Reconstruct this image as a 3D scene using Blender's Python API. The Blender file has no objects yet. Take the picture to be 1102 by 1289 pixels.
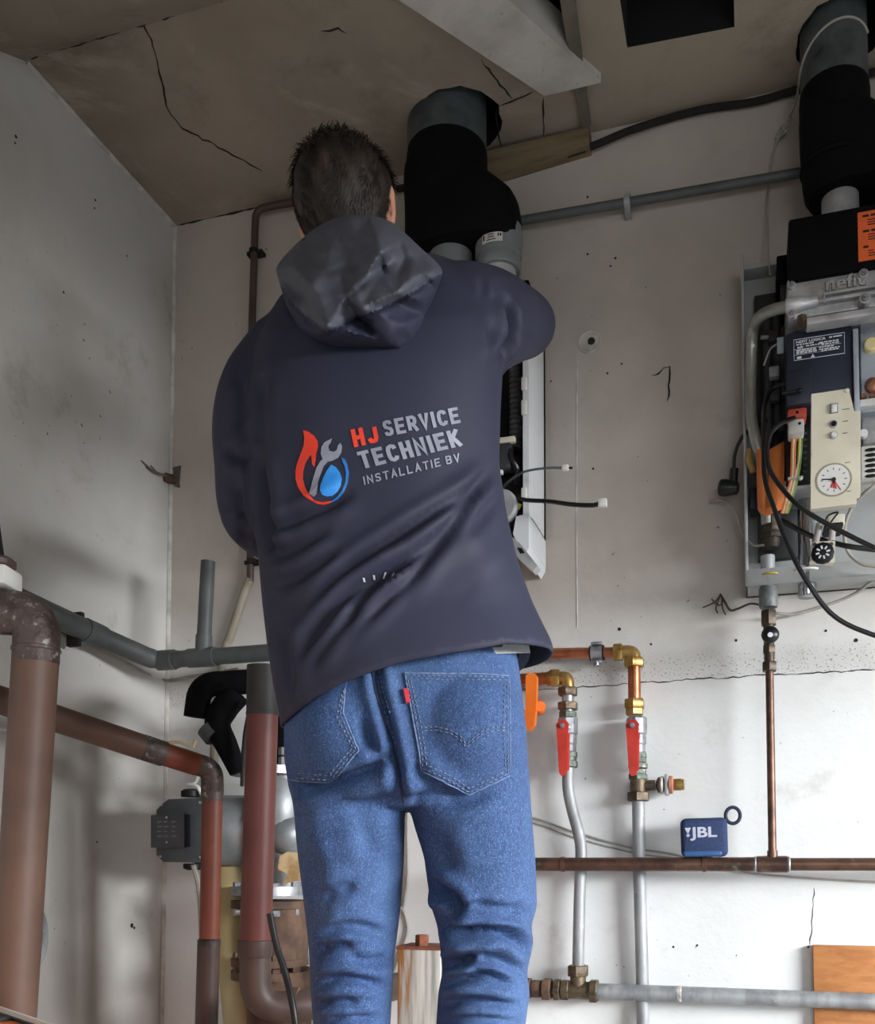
import bpy, bmesh, math, random
import numpy as np
from mathutils import Vector, Matrix
from mathutils.bvhtree import BVHTree
from mathutils.geometry import delaunay_2d_cdt

random.seed(7)
rng = np.random.default_rng(7)
SC = bpy.context.scene
COL = SC.collection

# ------------------------------------------------------------------ camera
FPX, PX0, PY0 = 1170.0, 600.0, 1029.0          # focal length and principal point in photo pixels
PITCH, YAW = math.radians(2.89), math.radians(16.5)
CAM = Vector((1.342, -1.912, 1.30))
H = 2.86                                       # ceiling height
cd = bpy.data.cameras.new('camera')
cam = bpy.data.objects.new('camera', cd)
COL.objects.link(cam)
cam.location = CAM
cam.rotation_euler = (math.pi/2 + PITCH, 0, YAW)
cd.sensor_fit = 'HORIZONTAL'
cd.sensor_width = 36
cd.lens = FPX*36/1102
cd.shift_x = -(PX0-551)/1102
cd.shift_y = (PY0-644.5)/1102
cd.clip_start = .02
SC.camera = cam
MW = Matrix.Rotation(YAW, 4, 'Z') @ Matrix.Rotation(math.pi/2+PITCH, 4, 'X')
RI = (MW @ Vector((1, 0, 0, 0))).to_3d()
UP = (MW @ Vector((0, 1, 0, 0))).to_3d()
FW = (MW @ Vector((0, 0, -1, 0))).to_3d()

# ------------------------------------------------------------------ light
SC.view_settings.view_transform = 'Standard'
SC.view_settings.look = 'None'
SC.view_settings.gamma = 1
SC.view_settings.use_curve_mapping = False
SC.view_settings.exposure = 0.0
w = bpy.data.worlds.new('overcast_sky')
SC.world = w
w.use_nodes = True
w.node_tree.nodes['Background'].inputs[0].default_value = (.80, .88, 1.0, 1)
w.node_tree.nodes['Background'].inputs[1].default_value = 1.2

def area(name, loc, target, sx, sy, power, color):
    ld = bpy.data.lights.new(name, 'AREA')
    ld.shape = 'RECTANGLE'; ld.size = sx; ld.size_y = sy
    ld.energy = power; ld.color = color
    o = bpy.data.objects.new(name, ld); COL.objects.link(o)
    o.location = loc
    o.rotation_euler = (Vector(target)-Vector(loc)).to_track_quat('-Z', 'Y').to_euler()
    return o
# daylight of the overcast sky outside the doorway in the right wall and an added fill lamp outside the rear wall
area('daylight_door', (4.7, -1.7, 2.5), (1.2, -.6, .75), 3.0, 1.9, 1180, (.97, .985, 1.0))
area('rear_fill', (2.2, -4.3, 1.9), (1.2, -.4, .8), 1.6, 1.4, 38, (.97, .985, 1.0))

# ------------------------------------------------------------------ pixel helpers (where a thing stands on its wall)
def ray(px, py):
    return FW + RI*((px-PX0)/FPX) + UP*((PY0-py)/FPX)
def D(px, py, d): return CAM + ray(px, py)*d
def B(px, py, off=0.0):
    r = ray(px, py); return CAM + r*((-off-CAM.y)/r.y)
def L(px, py, off=0.0):
    r = ray(px, py); return CAM + r*((off-CAM.x)/r.x)
def T(px, py, off=0.0):
    r = ray(px, py); return CAM + r*((H-off-CAM.z)/r.z)
H = B(220, 285).z                               # the ceiling meets both walls at this pixel
def proj(P):
    P = np.asarray(P, float) - np.array(CAM)
    z = P@np.array(FW)
    return PX0 + FPX*(P@np.array(RI))/z, PY0 - FPX*(P@np.array(UP))/z, z

# ------------------------------------------------------------------ materials
def lin(c):
    def f(v):
        v /= 255
        return v/12.92 if v <= .04045 else ((v+.055)/1.055)**2.4
    return (f(c[0]), f(c[1]), f(c[2]), 1)
MATS = {}
class NT:
    def __init__(s, name):
        s.m = bpy.data.materials.new(name); s.m.use_nodes = True
        s.t = s.m.node_tree; s.n = s.t.nodes
        s.b = s.n['Principled BSDF']
        s.co = s.n.new('ShaderNodeTexCoord').outputs['Object']
    def l(s, a, b): s.t.links.new(a, b)
    def mapping(s, sc):
        k = s.n.new('ShaderNodeMapping'); k.inputs['Scale'].default_value = sc; s.l(s.co, k.inputs[0]); return k.outputs[0]
    def noise(s, scale, detail=5, rough=.55, vec=None, dist=0):
        k = s.n.new('ShaderNodeTexNoise'); k.inputs['Scale'].default_value = scale
        k.inputs['Detail'].default_value = detail; k.inputs['Roughness'].default_value = rough
        k.inputs['Distortion'].default_value = dist
        s.l(vec or s.co, k.inputs['Vector']); return k.outputs['Fac']
    def vor(s, scale, vec=None, feat='F1'):
        k = s.n.new('ShaderNodeTexVoronoi'); k.inputs['Scale'].default_value = scale; k.feature = feat
        s.l(vec or s.co, k.inputs['Vector']); return k.outputs['Distance']
    def ramp(s, v, a, b):
        k = s.n.new('ShaderNodeMapRange'); k.inputs['From Min'].default_value = a; k.inputs['From Max'].default_value = b
        k.interpolation_type = 'SMOOTHSTEP'
        s.l(v, k.inputs['Value']); return k.outputs[0]
    def math(s, op, a, b=None):
        k = s.n.new('ShaderNodeMath'); k.operation = op
        for i, v in enumerate((a, b)):
            if v is None: continue
            if isinstance(v, (int, float)): k.inputs[i].default_value = v
            else: s.l(v, k.inputs[i])
        return k.outputs[0]
    def mix(s, f, a, b):
        k = s.n.new('ShaderNodeMix'); k.data_type = 'RGBA'
        for i, v in ((0, f), (6, a), (7, b)):
            if isinstance(v, (int, float)): k.inputs[i].default_value = v
            elif isinstance(v, tuple): k.inputs[i].default_value = v
            else: s.l(v, k.inputs[i])
        return k.outputs[2]
    def bump(s, h, st, dist=.01):
        k = s.n.new('ShaderNodeBump'); k.inputs['Strength'].default_value = st; k.inputs['Distance'].default_value = dist
        s.l(h, k.inputs['Height']); s.l(k.outputs[0], s.b.inputs['Normal'])
    def fin(s, col, rough=.5, metal=0.0):
        if isinstance(col, tuple): s.b.inputs['Base Color'].default_value = col
        else: s.l(col, s.b.inputs['Base Color'])
        s.b.inputs['Roughness'].default_value = rough; s.b.inputs['Metallic'].default_value = metal
        return s.m
def mat(name, c1, c2=None, scale=14, rough=.5, metal=0.0, bump=0.0, bscale=None, spots=None, lo=.35, hi=.7, stretch=None, spec=None):
    """plain procedural material: two colours mixed by noise, optional spots of a third"""
    if name in MATS: return MATS[name]
    k = NT(name)
    c2 = c2 or tuple(max(0, v*.82) for v in c1)
    vec = k.mapping(stretch) if stretch else None
    f = k.ramp(k.noise(scale, vec=vec), lo, hi)
    col = k.mix(f, lin(c1), lin(c2))
    if spots:
        sc, sz, sl, sh = spots
        col = k.mix(k.ramp(k.noise(sz, 6, .65), sl, sh), col, lin(sc))
    if bump: k.bump(k.noise(bscale or scale*4, 4, vec=vec), bump, .004)
    if spec is not None: k.b.inputs['Specular IOR Level'].default_value = spec
    MATS[name] = k.fin(col, rough, metal)
    return MATS[name]

# ------------------------------------------------------------------ mesh building
def frame(d):
    d = Vector(d).normalized()
    a = Vector((0, 0, 1)) if abs(d.z) < .9 else Vector((1, 0, 0))
    u = d.cross(a).normalized(); v = d.cross(u).normalized()
    return d, u, v
class MB:
    def __init__(s): s.v = []; s.f = []
    def add(s, vs, fs):
        o = len(s.v); s.v += [tuple(p) for p in vs]; s.f += [tuple(i+o for i in f) for f in fs]; return s
    def box(s, c, size, R=None, bev=0.0, seg=2):
        bm = bmesh.new(); bmesh.ops.create_cube(bm, size=1)
        for p in bm.verts: p.co = Vector((p.co.x*size[0], p.co.y*size[1], p.co.z*size[2]))
        if bev: bmesh.ops.bevel(bm, geom=list(bm.edges), offset=min(bev, min(size)*.49), segments=seg, profile=.5, affect='EDGES')
        c = Vector(c)
        for p in bm.verts: p.co = ((R @ p.co) if R else p.co) + c
        bm.verts.index_update()
        s.add([p.co for p in bm.verts], [[q.index for q in f.verts] for f in bm.faces]); bm.free(); return s
    def bx(s, p0, p1, bev=0.0):
        a, b = Vector(p0), Vector(p1)
        return s.box((a+b)/2, [abs(x) for x in (b-a)], None, bev)
    def tube(s, path, r, seg=14, cap=True):
        P = [Vector(p) for p in path]; n = len(P)
        rr = [r]*n if isinstance(r, (int, float)) else list(r)
        tg = [(P[min(i+1, n-1)]-P[max(i-1, 0)]).normalized() for i in range(n)]
        d, u, v = frame(tg[0]); vs = []
        for i in range(n):
            u = (u - tg[i]*u.dot(tg[i])).normalized(); v = tg[i].cross(u)
            for k in range(seg):
                a = 2*math.pi*k/seg; vs.append(P[i] + (u*math.cos(a)+v*math.sin(a))*rr[i])
        fs = [(i*seg+k, i*seg+(k+1) % seg, (i+1)*seg+(k+1) % seg, (i+1)*seg+k) for i in range(n-1) for k in range(seg)]
        if cap: fs += [tuple(range(seg))[::-1], tuple((n-1)*seg+k for k in range(seg))]
        return s.add(vs, fs)
    def lathe(s, p, axis, prof, seg=20, rot=0.0, cap=True):
        """prof = [(t along axis, radius)]"""
        d, u, v = frame(axis); p = Vector(p); vs = []; n = len(prof)
        for t, r in prof:
            for k in range(seg):
                a = 2*math.pi*k/seg+rot; vs.append(p + d*t + (u*math.cos(a)+v*math.sin(a))*max(r, 1e-5))
        fs = [(i*seg+k, i*seg+(k+1) % seg, (i+1)*seg+(k+1) % seg, (i+1)*seg+k) for i in range(n-1) for k in range(seg)]
        if cap: fs += [tuple(range(seg))[::-1], tuple((n-1)*seg+k for k in range(seg))]
        return s.add(vs, fs)
    def hexa(s, p, axis, h, r, seg=6):
        return s.lathe(p, axis, [(-h/2, r*.93), (-h/2+h*.1, r), (h/2-h*.1, r), (h/2, r*.93)], seg)
    def prism(s, poly, n):
        """polygon of 3-D points extruded by the vector n"""
        k = len(poly); n = Vector(n); P = [Vector(p) for p in poly]
        return s.add(P+[p+n for p in P], [tuple(range(k))[::-1], tuple(range(k, 2*k))] + [(i, (i+1) % k, k+(i+1) % k, k+i) for i in range(k)])
    def grid(s, G, cu=False):
        m, n = len(G), len(G[0])
        vs = [p for r in G for p in r]
        fs = [(i*n+j, i*n+(j+1) % n, (i+1)*n+(j+1) % n, (i+1)*n+j) for i in range(m-1) for j in range(n if cu else n-1)]
        return s.add(vs, fs)
    def ell(s, c, R3, ax=None, seg=20, rings=12):
        c = Vector(c); ax = ax or (Vector((1, 0, 0)), Vector((0, 1, 0)), Vector((0, 0, 1)))
        vs = []
        for i in range(1, rings):
            t = math.pi*i/rings
            for k in range(seg):
                a = 2*math.pi*k/seg
                vs.append(c + ax[0]*R3[0]*math.sin(t)*math.cos(a) + ax[1]*R3[1]*math.sin(t)*math.sin(a) + ax[2]*R3[2]*math.cos(t))
        n = len(vs); vs += [c+ax[2]*R3[2], c-ax[2]*R3[2]]
        fs = [(i*seg+k, (i+1)*seg+k, (i+1)*seg+(k+1) % seg, i*seg+(k+1) % seg) for i in range(rings-2) for k in range(seg)]
        fs += [(n, k, (k+1) % seg) for k in range(seg)] + [(n+1, (rings-2)*seg+(k+1) % seg, (rings-2)*seg+k) for k in range(seg)]
        return s.add(vs, fs)

ORG = {}
def mk(name, mb, m, parent=None, sharp=38, fix=True):
    org = ORG[parent.name] if parent else None
    if org is None:
        V = np.array(mb.v); org = Vector(((V[:, 0].min()+V[:, 0].max())/2, (V[:, 1].min()+V[:, 1].max())/2, V[:, 2].min()))
    me = bpy.data.meshes.new(name)
    me.from_pydata([tuple(Vector(p)-org) for p in mb.v], [], mb.f)
    if fix:
        bm = bmesh.new(); bm.from_mesh(me)
        bmesh.ops.delete(bm, geom=[q for q in bm.verts if not q.link_faces], context='VERTS')
        bmesh.ops.recalc_face_normals(bm, faces=bm.faces); bm.to_mesh(me); bm.free()
    me.polygons.foreach_set('use_smooth', [sharp > 0]*len(me.polygons))
    if sharp > 0: me.set_sharp_from_angle(angle=math.radians(sharp))
    me.materials.append(m); me.update()
    o = bpy.data.objects.new(name, me); COL.objects.link(o)
    if parent: o.parent = parent
    else: o.location = org
    ORG[o.name] = org
    return o
def tag(o, label, cat, group=None, kind=None):
    if label: o['label'] = label
    if cat: o['category'] = cat
    if group: o['group'] = group
    if kind: o['kind'] = kind
    return o
def thing(name, label, cat, loc, group=None):
    o = bpy.data.objects.new(name, None); COL.objects.link(o); o.empty_display_size = .05
    o.location = loc; ORG[o.name] = Vector(loc)
    return tag(o, label, cat, group)
def struct(name, mb, m, parent=None, sharp=38, label=None):
    o = mk(name, mb, m, parent, sharp)
    if not parent: o['kind'] = 'structure'
    if label: o['label'] = label
    return o
def cr(pts, n=8):
    """Catmull-Rom through 3-D points"""
    P = [Vector(p) for p in pts]; P = [P[0]*2-P[1]]+P+[P[-1]*2-P[-2]]; out = []
    for i in range(1, len(P)-2):
        a, b, c, d = P[i-1:i+3]
        for k in range(n):
            t = k/n
            out.append(.5*((2*b)+(c-a)*t+(2*a-5*b+4*c-d)*t*t+(3*b-a-3*c+d)*t**3))
    return out+[P[-2]]
def fil(pts, r, n=6):
    """polyline with corners rounded at radius about r"""
    P = [Vector(p) for p in pts]; out = [P[0]]
    for i in range(1, len(P)-1):
        a, b, c = P[i-1], P[i], P[i+1]
        u, v = (a-b), (c-b); k = min(r, u.length*.49, v.length*.49)
        p, q = b+u.normalized()*k, b+v.normalized()*k
        for j in range(n+1):
            t = j/n; out.append(p*(1-t)**2+b*2*t*(1-t)+q*t*t)
    return out+[P[-1]]
def text_tris(s, bold=0.0, maxlen=None):
    """letters as flat faces, scaled to a unit box: verts (n,2) and faces"""
    cu = bpy.data.curves.new('t', 'FONT'); cu.body = s; cu.offset = bold; cu.resolution_u = 4
    o = bpy.data.objects.new('t', cu); COL.objects.link(o)
    dg = bpy.context.evaluated_depsgraph_get(); me = o.evaluated_get(dg).to_mesh()
    bm = bmesh.new(); bm.from_mesh(me); bmesh.ops.triangulate(bm, faces=bm.faces)
    V = np.array([p.co[:2] for p in bm.verts]); lo, hi = V.min(0), V.max(0)
    for p in bm.verts:
        p.co = Vector(((p.co.x-lo[0])/(hi[0]-lo[0]), (p.co.y-lo[1])/(hi[1]-lo[1]), 0))
    asp = (hi[0]-lo[0])/(hi[1]-lo[1])
    if maxlen:
        for _ in range(5):
            es = [e for e in bm.edges if Vector(((e.verts[0].co.x-e.verts[1].co.x)*asp, e.verts[0].co.y-e.verts[1].co.y)).length > maxlen]
            if not es: break
            bmesh.ops.subdivide_edges(bm, edges=es, cuts=1); bmesh.ops.triangulate(bm, faces=bm.faces)
    bm.verts.index_update()
    out = np.array([p.co[:2] for p in bm.verts]), [[q.index for q in f.verts] for f in bm.faces]
    bm.free(); bpy.data.objects.remove(o); bpy.data.curves.remove(cu)
    return out
def text_on(mb, s, o, ux, uz, bold=0.0, n=None, th=.0):
    """flat lettering: origin o, ux = full width vector, uz = full height vector"""
    V, F = text_tris(s, bold); o, ux, uz = Vector(o), Vector(ux), Vector(uz)
    nn = Vector(n)*th if n else Vector((0, 0, 0))
    mb.add([o+ux*a+uz*b+nn for a, b in V], F); return mb
def bbox(pl, pr, pt, pb, o0, o1):
    """box against the back wall from its left, right, top, bottom pixel on its front plane (top and bottom read at the left edge)"""
    a, b = B(pl, pt, o1), B(pl, pb, o1)
    x1 = B(pr, (pt+pb)/2, o1).x
    return Vector((a.x, -o0, b.z)), Vector((x1, -o1, a.z))
# ------------------------------------------------------------------ shared materials
M_galv = mat('galvanised_steel', (164, 167, 169), (128, 131, 134), 30, .55, .4, .15, 90, ((186, 184, 178), 60, .58, .75), stretch=(1, 1, .25))
M_zinc = mat('bright_zinc', (172, 174, 178), (132, 134, 138), 40, .4, .75)
M_copper = mat('new_copper', (196, 128, 92), (160, 92, 62), 22, .32, .85)
M_oldcopper = mat('tarnished_copper', (112, 84, 70), (78, 60, 53), 26, .42, .7, .15, 120, ((112, 128, 116), 34, .6, .72))
M_brass = mat('brass', (184, 152, 92), (134, 102, 54), 40, .38, .75)
M_oldbrass = mat('weathered_brass', (112, 98, 78), (68, 60, 52), 60, .5, .6, .3, 160)
M_red = mat('red_lever_plastic', (186, 60, 48), (164, 48, 40), 30, .5, spec=.3)
M_black = mat('black_plastic', (20, 21, 24), (14, 15, 17), 20, .5, spec=.25)
M_cable = mat('black_cable_rubber', (20, 21, 25), (14, 15, 18), 20, .35)
M_foam = mat('black_foam', (16, 16, 19), (10, 10, 12), 40, .9, 0, .4, 200, spec=.1)
M_flueblack = mat('black_flue_plastic', (12, 13, 15), (8, 9, 10), 12, .8, 0, .05, spec=.12)
M_duct = mat('dull_zinc_duct', (92, 99, 100), (62, 68, 70), 16, .55, .35, .1, 60, ((44, 48, 50), 22, .6, .72))
M_pvc = mat('grey_pvc', (86, 90, 90), (70, 74, 75), 12, .5, 0, .05)
M_white = mat('white_plastic', (222, 222, 218), (205, 205, 200), 10, .4)
M_greyw = mat('pale_grey_wire', (160, 156, 148), None, 20, .5)
M_ltgrey = mat('light_grey_plastic', (160, 163, 164), (142, 145, 147), 14, .45)
M_dirty = mat('dark_dirt', (34, 31, 28), (24, 22, 20), 50, .9)
M_cream = mat('cream_plastic', (214, 210, 190), (200, 195, 174), 10, .45)
M_navy = mat('navy_metal', (34, 41, 58), (24, 29, 42), 9, .4, .1)
M_alu = mat('cast_aluminium', (196, 197, 198), (158, 159, 161), 26, .4, .4, .25, 120)
M_print = mat('white_print', (222, 224, 228), None, 10, .5)
M_pblack = mat('black_print', (20, 20, 20), None, 10, .6)
M_orange = mat('orange_plastic', (236, 122, 38), (220, 102, 26), 12, .45)
M_sticker = mat('orange_sticker', (240, 108, 48), (226, 98, 44), 8, .55)
M_primer = mat('red_primer_paint', (108, 56, 50), (92, 48, 44), 10, .5, .0, .1, 60)
M_brown = mat('brown_primer_paint', (100, 74, 61), (84, 61, 51), 7, .55, 0, .1, 60, ((160, 140, 120), 60, .72, .8))
M_orbrown = mat('orange_primer_paint', (126, 64, 44), (104, 52, 37), 8, .5, 0, .1, 60)
M_rustweld = mat('rusty_weld_steel', (88, 76, 72), (58, 44, 40), 30, .5, .35, .9, 60, ((152, 148, 144), 55, .56, .68))
M_rust = mat('rusty_cast_iron', (104, 80, 64), (70, 52, 44), 24, .8, .1, .5, 90)
M_dkbrown = mat('dark_brown_steel', (84, 68, 62), (68, 54, 50), 14, .5, .1, .1)

# ------------------------------------------------------------------ room shell
RX, RY = 3.3, -3.6
def wall_mat():
    k = NT('dirty_plaster')
    n1 = k.noise(1.6, 6, .6); n2 = k.noise(7, 7, .7); n3 = k.noise(45, 3, .6)
    base = k.mix(k.ramp(n1, .35, .68), lin((203, 202, 198)), lin((178, 175, 169)))
    base = k.mix(k.math('MULTIPLY', k.ramp(n2, .55, .75), .5), base, lin((150, 146, 138)))
    base = k.mix(k.math('MULTIPLY', k.ramp(k.noise(3.2, 8, .75), .62, .8), .55), base, lin((120, 114, 104)))
    # small dark specks of crumbling paint
    sp = k.math('MULTIPLY', k.ramp(k.noise(60, 2, .5), .70, .74), k.ramp(k.noise(5, 3), .5, .62))
    base = k.mix(k.math('MULTIPLY', sp, .8), base, lin((62, 58, 54)))
    k.bump(k.math('ADD', k.math('MULTIPLY', n2, 1.2), k.math('MULTIPLY', n3, .35)), .25, .006)
    return k.fin(base, .85)
M_leftwall = wall_mat()
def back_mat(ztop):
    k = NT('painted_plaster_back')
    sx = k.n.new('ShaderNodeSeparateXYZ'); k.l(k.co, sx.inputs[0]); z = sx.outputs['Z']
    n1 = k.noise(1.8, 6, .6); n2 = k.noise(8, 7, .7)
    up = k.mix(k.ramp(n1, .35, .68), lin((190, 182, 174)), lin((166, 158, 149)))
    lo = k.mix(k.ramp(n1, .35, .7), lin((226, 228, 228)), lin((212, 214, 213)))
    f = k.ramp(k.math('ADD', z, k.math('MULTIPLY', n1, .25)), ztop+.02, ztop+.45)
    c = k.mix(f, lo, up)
    c = k.mix(k.math('MULTIPLY', k.ramp(n2, .56, .76), .35), c, lin((158, 154, 148)))
    c = k.mix(k.math('MULTIPLY', k.ramp(k.noise(3.4, 8, .75), .62, .8), .45), c, lin((136, 130, 122)))
    sp = k.math('MULTIPLY', k.ramp(k.noise(70, 2, .5), .70, .735), k.ramp(k.noise(6, 3), .5, .62))
    c = k.mix(k.math('MULTIPLY', sp, .8), c, lin((70, 64, 60)))
    # band of peeling, speckled paint just above the joint
    band = k.math('MULTIPLY', k.ramp(z, ztop-.005, ztop+.012), k.ramp(z, ztop+.075, ztop+.03))
    pk = k.ramp(k.noise(230, 3, .6), .58, .64)
    c = k.mix(k.math('MULTIPLY', k.math('MULTIPLY', band, pk), .85), c, lin((64, 62, 60)))
    c = k.mix(k.math('MULTIPLY', band, .25), c, lin((150, 148, 144)))
    k.bump(k.math('ADD', k.math('MULTIPLY', n2, 1.2), k.math('MULTIPLY', k.noise(50, 3), .35)), .25, .006)
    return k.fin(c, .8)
def ceil_mat():
    k = NT('stained_concrete')
    n1 = k.noise(1.3, 6, .6); n2 = k.noise(6, 8, .7)
    c = k.mix(k.ramp(n1, .35, .68), lin((160, 149, 134)), lin((130, 120, 107)))
    c = k.mix(k.math('MULTIPLY', k.ramp(n2, .52, .75), .6), c, lin((104, 97, 84)))
    c = k.mix(k.math('MULTIPLY', k.ramp(k.noise(2.6, 8, .7, dist=.6), .52, .66), .7), c, lin((176, 164, 148)))
    k.bump(k.math('ADD', n2, k.math('MULTIPLY', k.noise(60, 3), .3)), .35, .006)
    return k.fin(c, .9)
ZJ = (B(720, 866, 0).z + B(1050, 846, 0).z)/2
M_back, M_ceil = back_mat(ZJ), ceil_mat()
M_floor = mat('concrete_floor', (120, 118, 112), (92, 90, 86), 5, .85, 0, .2, 40)
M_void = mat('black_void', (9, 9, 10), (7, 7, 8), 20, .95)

# back wall: object origin at z = 0 so the joint height reads in the material
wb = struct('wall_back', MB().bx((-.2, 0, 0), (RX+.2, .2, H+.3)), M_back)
struct('wall_left', MB().bx((-.2, RY, 0), (0, 0, H+.3)), M_leftwall)
struct('floor', MB().bx((-.2, RY-.2, -.15), (RX+.2, .2, 0)), M_floor)
# right wall with the open doorway, rear wall with a window added for the fill lamp
DY0, DY1, DZ = -2.35, -.5, 2.05
m = MB().bx((RX, RY, 0), (RX+.2, DY0, H+.3)).bx((RX, DY1, 0), (RX+.2, 0, H+.3)).bx((RX, DY0, DZ), (RX+.2, DY1, H+.3))
struct('wall_right', m, M_leftwall)
WX0, WX1, WZ0, WZ1 = 1.5, 2.9, .9, 2.05
m = MB().bx((-.2, RY-.2, 0), (WX0, RY, H+.3)).bx((WX1, RY-.2, 0), (RX+.2, RY, H+.3)).bx((WX0, RY-.2, 0), (WX1, RY, WZ0)).bx((WX0, RY-.2, WZ1), (WX1, RY, H+.3))
struct('wall_rear', m, M_leftwall)
m = MB()
for y in (DY0+.03, DY1-.03): m.bx((RX-.01, y-.03, 0), (RX+.21, y+.03, DZ))
m.bx((RX-.01, DY0, DZ-.06), (RX+.21, DY1, DZ))
M_frame = mat('grey_door_frame', (140, 140, 138), None, 10, .5)
struct('door_1', m, M_frame)
m = MB()
for x in (WX0+.025, (WX0+WX1)/2, WX1-.025): m.bx((x-.025, RY-.12, WZ0), (x+.025, RY-.06, WZ1))
for z in (WZ0+.025, WZ1-.025): m.bx((WX0, RY-.12, z-.025), (WX1, RY-.06, z+.025))
struct('added_window_1', m, M_frame)

# ceiling with its hatch, its two ragged flue holes and a recess beside the beam
def ragged(c, r, n=26, j=.07):
    return [(c.x+r*(1+random.uniform(-j, j))*math.cos(2*math.pi*k/n), c.y+r*(1+random.uniform(-j, j))*math.sin(2*math.pi*k/n)) for k in range(n)]
FL1, FL2 = T(566, 158), T(1050, 44)
FL1.y = min(FL1.y, -.105); FL2.y = min(FL2.y, -.09)
hole1, hole2 = ragged(FL1+Vector((.018, .0, 0)), .094), ragged(FL2+Vector((.012, .0, 0)), .083)
a, b_, c_ = T(790, 60), T(925, 34), T(772, -40)
hatch = [(a.x, a.y), (b_.x, b_.y), (b_.x, c_.y-.12), (a.x, c_.y-.12)]
q = [T(655, 8), T(703, -6), T(716, 62), T(708, 60)]
recess = [(p.x, p.y) for p in (T(600, -40), T(699, -40), T(716, 70), T(700, 66))]
YK = L(32, 75).y                                  # where the ceiling turns down into a haunch
holes = [hole1, hole2, hatch, recess]
outer = [(0, YK), (RX, YK), (RX, 0), (0, 0)]
pts, eds = [], []
def clampy(p): return (min(max(p[0], .01), RX-.01), max(min(p[1], -.004), YK+.004))
for poly in [outer]+[[clampy(p) for p in h] for h in holes]:
    o = len(pts); pts += [Vector(p) for p in poly]; eds += [(o+i, o+(i+1) % len(poly)) for i in range(len(poly))]
vv, _, ff, _, _, _ = delaunay_2d_cdt(pts, eds, [], 1, 1e-6)
def inside(p, poly):
    r = False
    for i in range(len(poly)):
        (x0, y0), (x1, y1) = poly[i], poly[i-1]
        if (y0 > p[1]) != (y1 > p[1]) and p[0] < (x1-x0)*(p[1]-y0)/(y1-y0)+x0: r = not r
    return r
m = MB()
keep = [f for f in ff if not any(inside(sum((vv[i] for i in f), Vector((0, 0)))/len(f), [clampy(p) for p in h]) for h in holes)]
m.add([(p.x, p.y, H) for p in vv], keep)
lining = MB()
for h in holes:                                   # depth of each opening, its darkness put into the colour
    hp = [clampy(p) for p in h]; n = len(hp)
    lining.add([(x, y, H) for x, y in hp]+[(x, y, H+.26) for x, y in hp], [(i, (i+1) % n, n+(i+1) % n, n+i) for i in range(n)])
# haunch and lower soffit towards the camera
zl = H-.055
m.add([(0, YK, H), (RX, YK, H), (RX, YK-.10, zl), (0, YK-.10, zl), (RX, RY, zl), (0, RY, zl)], [(0, 1, 2, 3), (3, 2, 4, 5)])
ceil = mk('ceiling', m, M_ceil, None, 30, fix=False); ceil['kind'] = 'structure'
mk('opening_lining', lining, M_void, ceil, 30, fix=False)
struct('void_lid', MB().bx((0, RY, H+.265), (RX, 0, H+.29)), M_void, ceil)  # closes the openings above in the same painted darkness
def crack(pxs, surf, wdt=.0025, parent=None, m=M_dirty):
    P = []
    for i in range(len(pxs)-1):
        a, b = pxs[i], pxs[i+1]; n = max(2, int(math.hypot(b[0]-a[0], b[1]-a[1])/7))
        for j in range(n): t = j/n; P.append((a[0]+(b[0]-a[0])*t+random.uniform(-1.2, 1.2), a[1]+(b[1]-a[1])*t+random.uniform(-1.2, 1.2)))
    P.append(pxs[-1]); P = [surf(*p) for p in P]
    rr = [wdt*random.uniform(.35, 1.0) for _ in P]; rr[0] = rr[-1] = .0004
    return mk('crack', MB().tube(P, rr, 5), m, parent)
for c in ([(180, 28), (190, 50), (205, 105), (212, 140), (230, 162), (262, 178), (300, 198), (330, 215)],
          [(605, 75), (625, 100), (645, 124)], [(630, 134), (652, 125), (672, 115)], [(625, 140), (628, 170), (632, 188)], [(684, 122), (684, 172)],
          [(405, 40), (425, 36), (436, 42)]):
    crack(c, lambda x, y: T(x, y, .0002), .0022, ceil)
crack([(32, 74), (120, 48), (200, 24), (285, -3)], lambda x, y: T(x, y, -.0005), .004, ceil)
crack([(222, 284), (270, 274), (330, 258), (372, 248)], lambda x, y: B(x, y, .001), .004, wb)
for c in ([(655, 869), (720, 866), (800, 860), (880, 855), (960, 850), (1102, 843)],): crack(c, lambda x, y: B(x, y, .0), .0015, wb)
crack([(1026, 1118), (1020, 1190)], lambda x, y: B(x, y, 0), .0012, wb)
crack([(822, 473), (830, 470), (836, 462), (844, 462), (842, 480), (843, 492), (840, 506)], lambda x, y: B(x, y, 0), .0022, wb)
# pale caulk line down the room corner and along the left wall top
M_caulk = mat('pale_caulk', (205, 202, 196), None, 20, .8)
struct('trim_1', MB().tube([(0.002, -.002, .0), (0.002, -.002, H)], .006, 6), M_caulk)
struct('trim_2', MB().tube([(0.002, YK, H-.002), (0.002, 0, H-.002)], .006, 6), M_caulk)
# faint pale vertical paint ridge on the back wall
mk('paint_ridge', MB().tube([B(727, 446, 0), B(726, 650, 0), B(727, 790, 0)], .0016, 6), M_caulk, wb)
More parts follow.
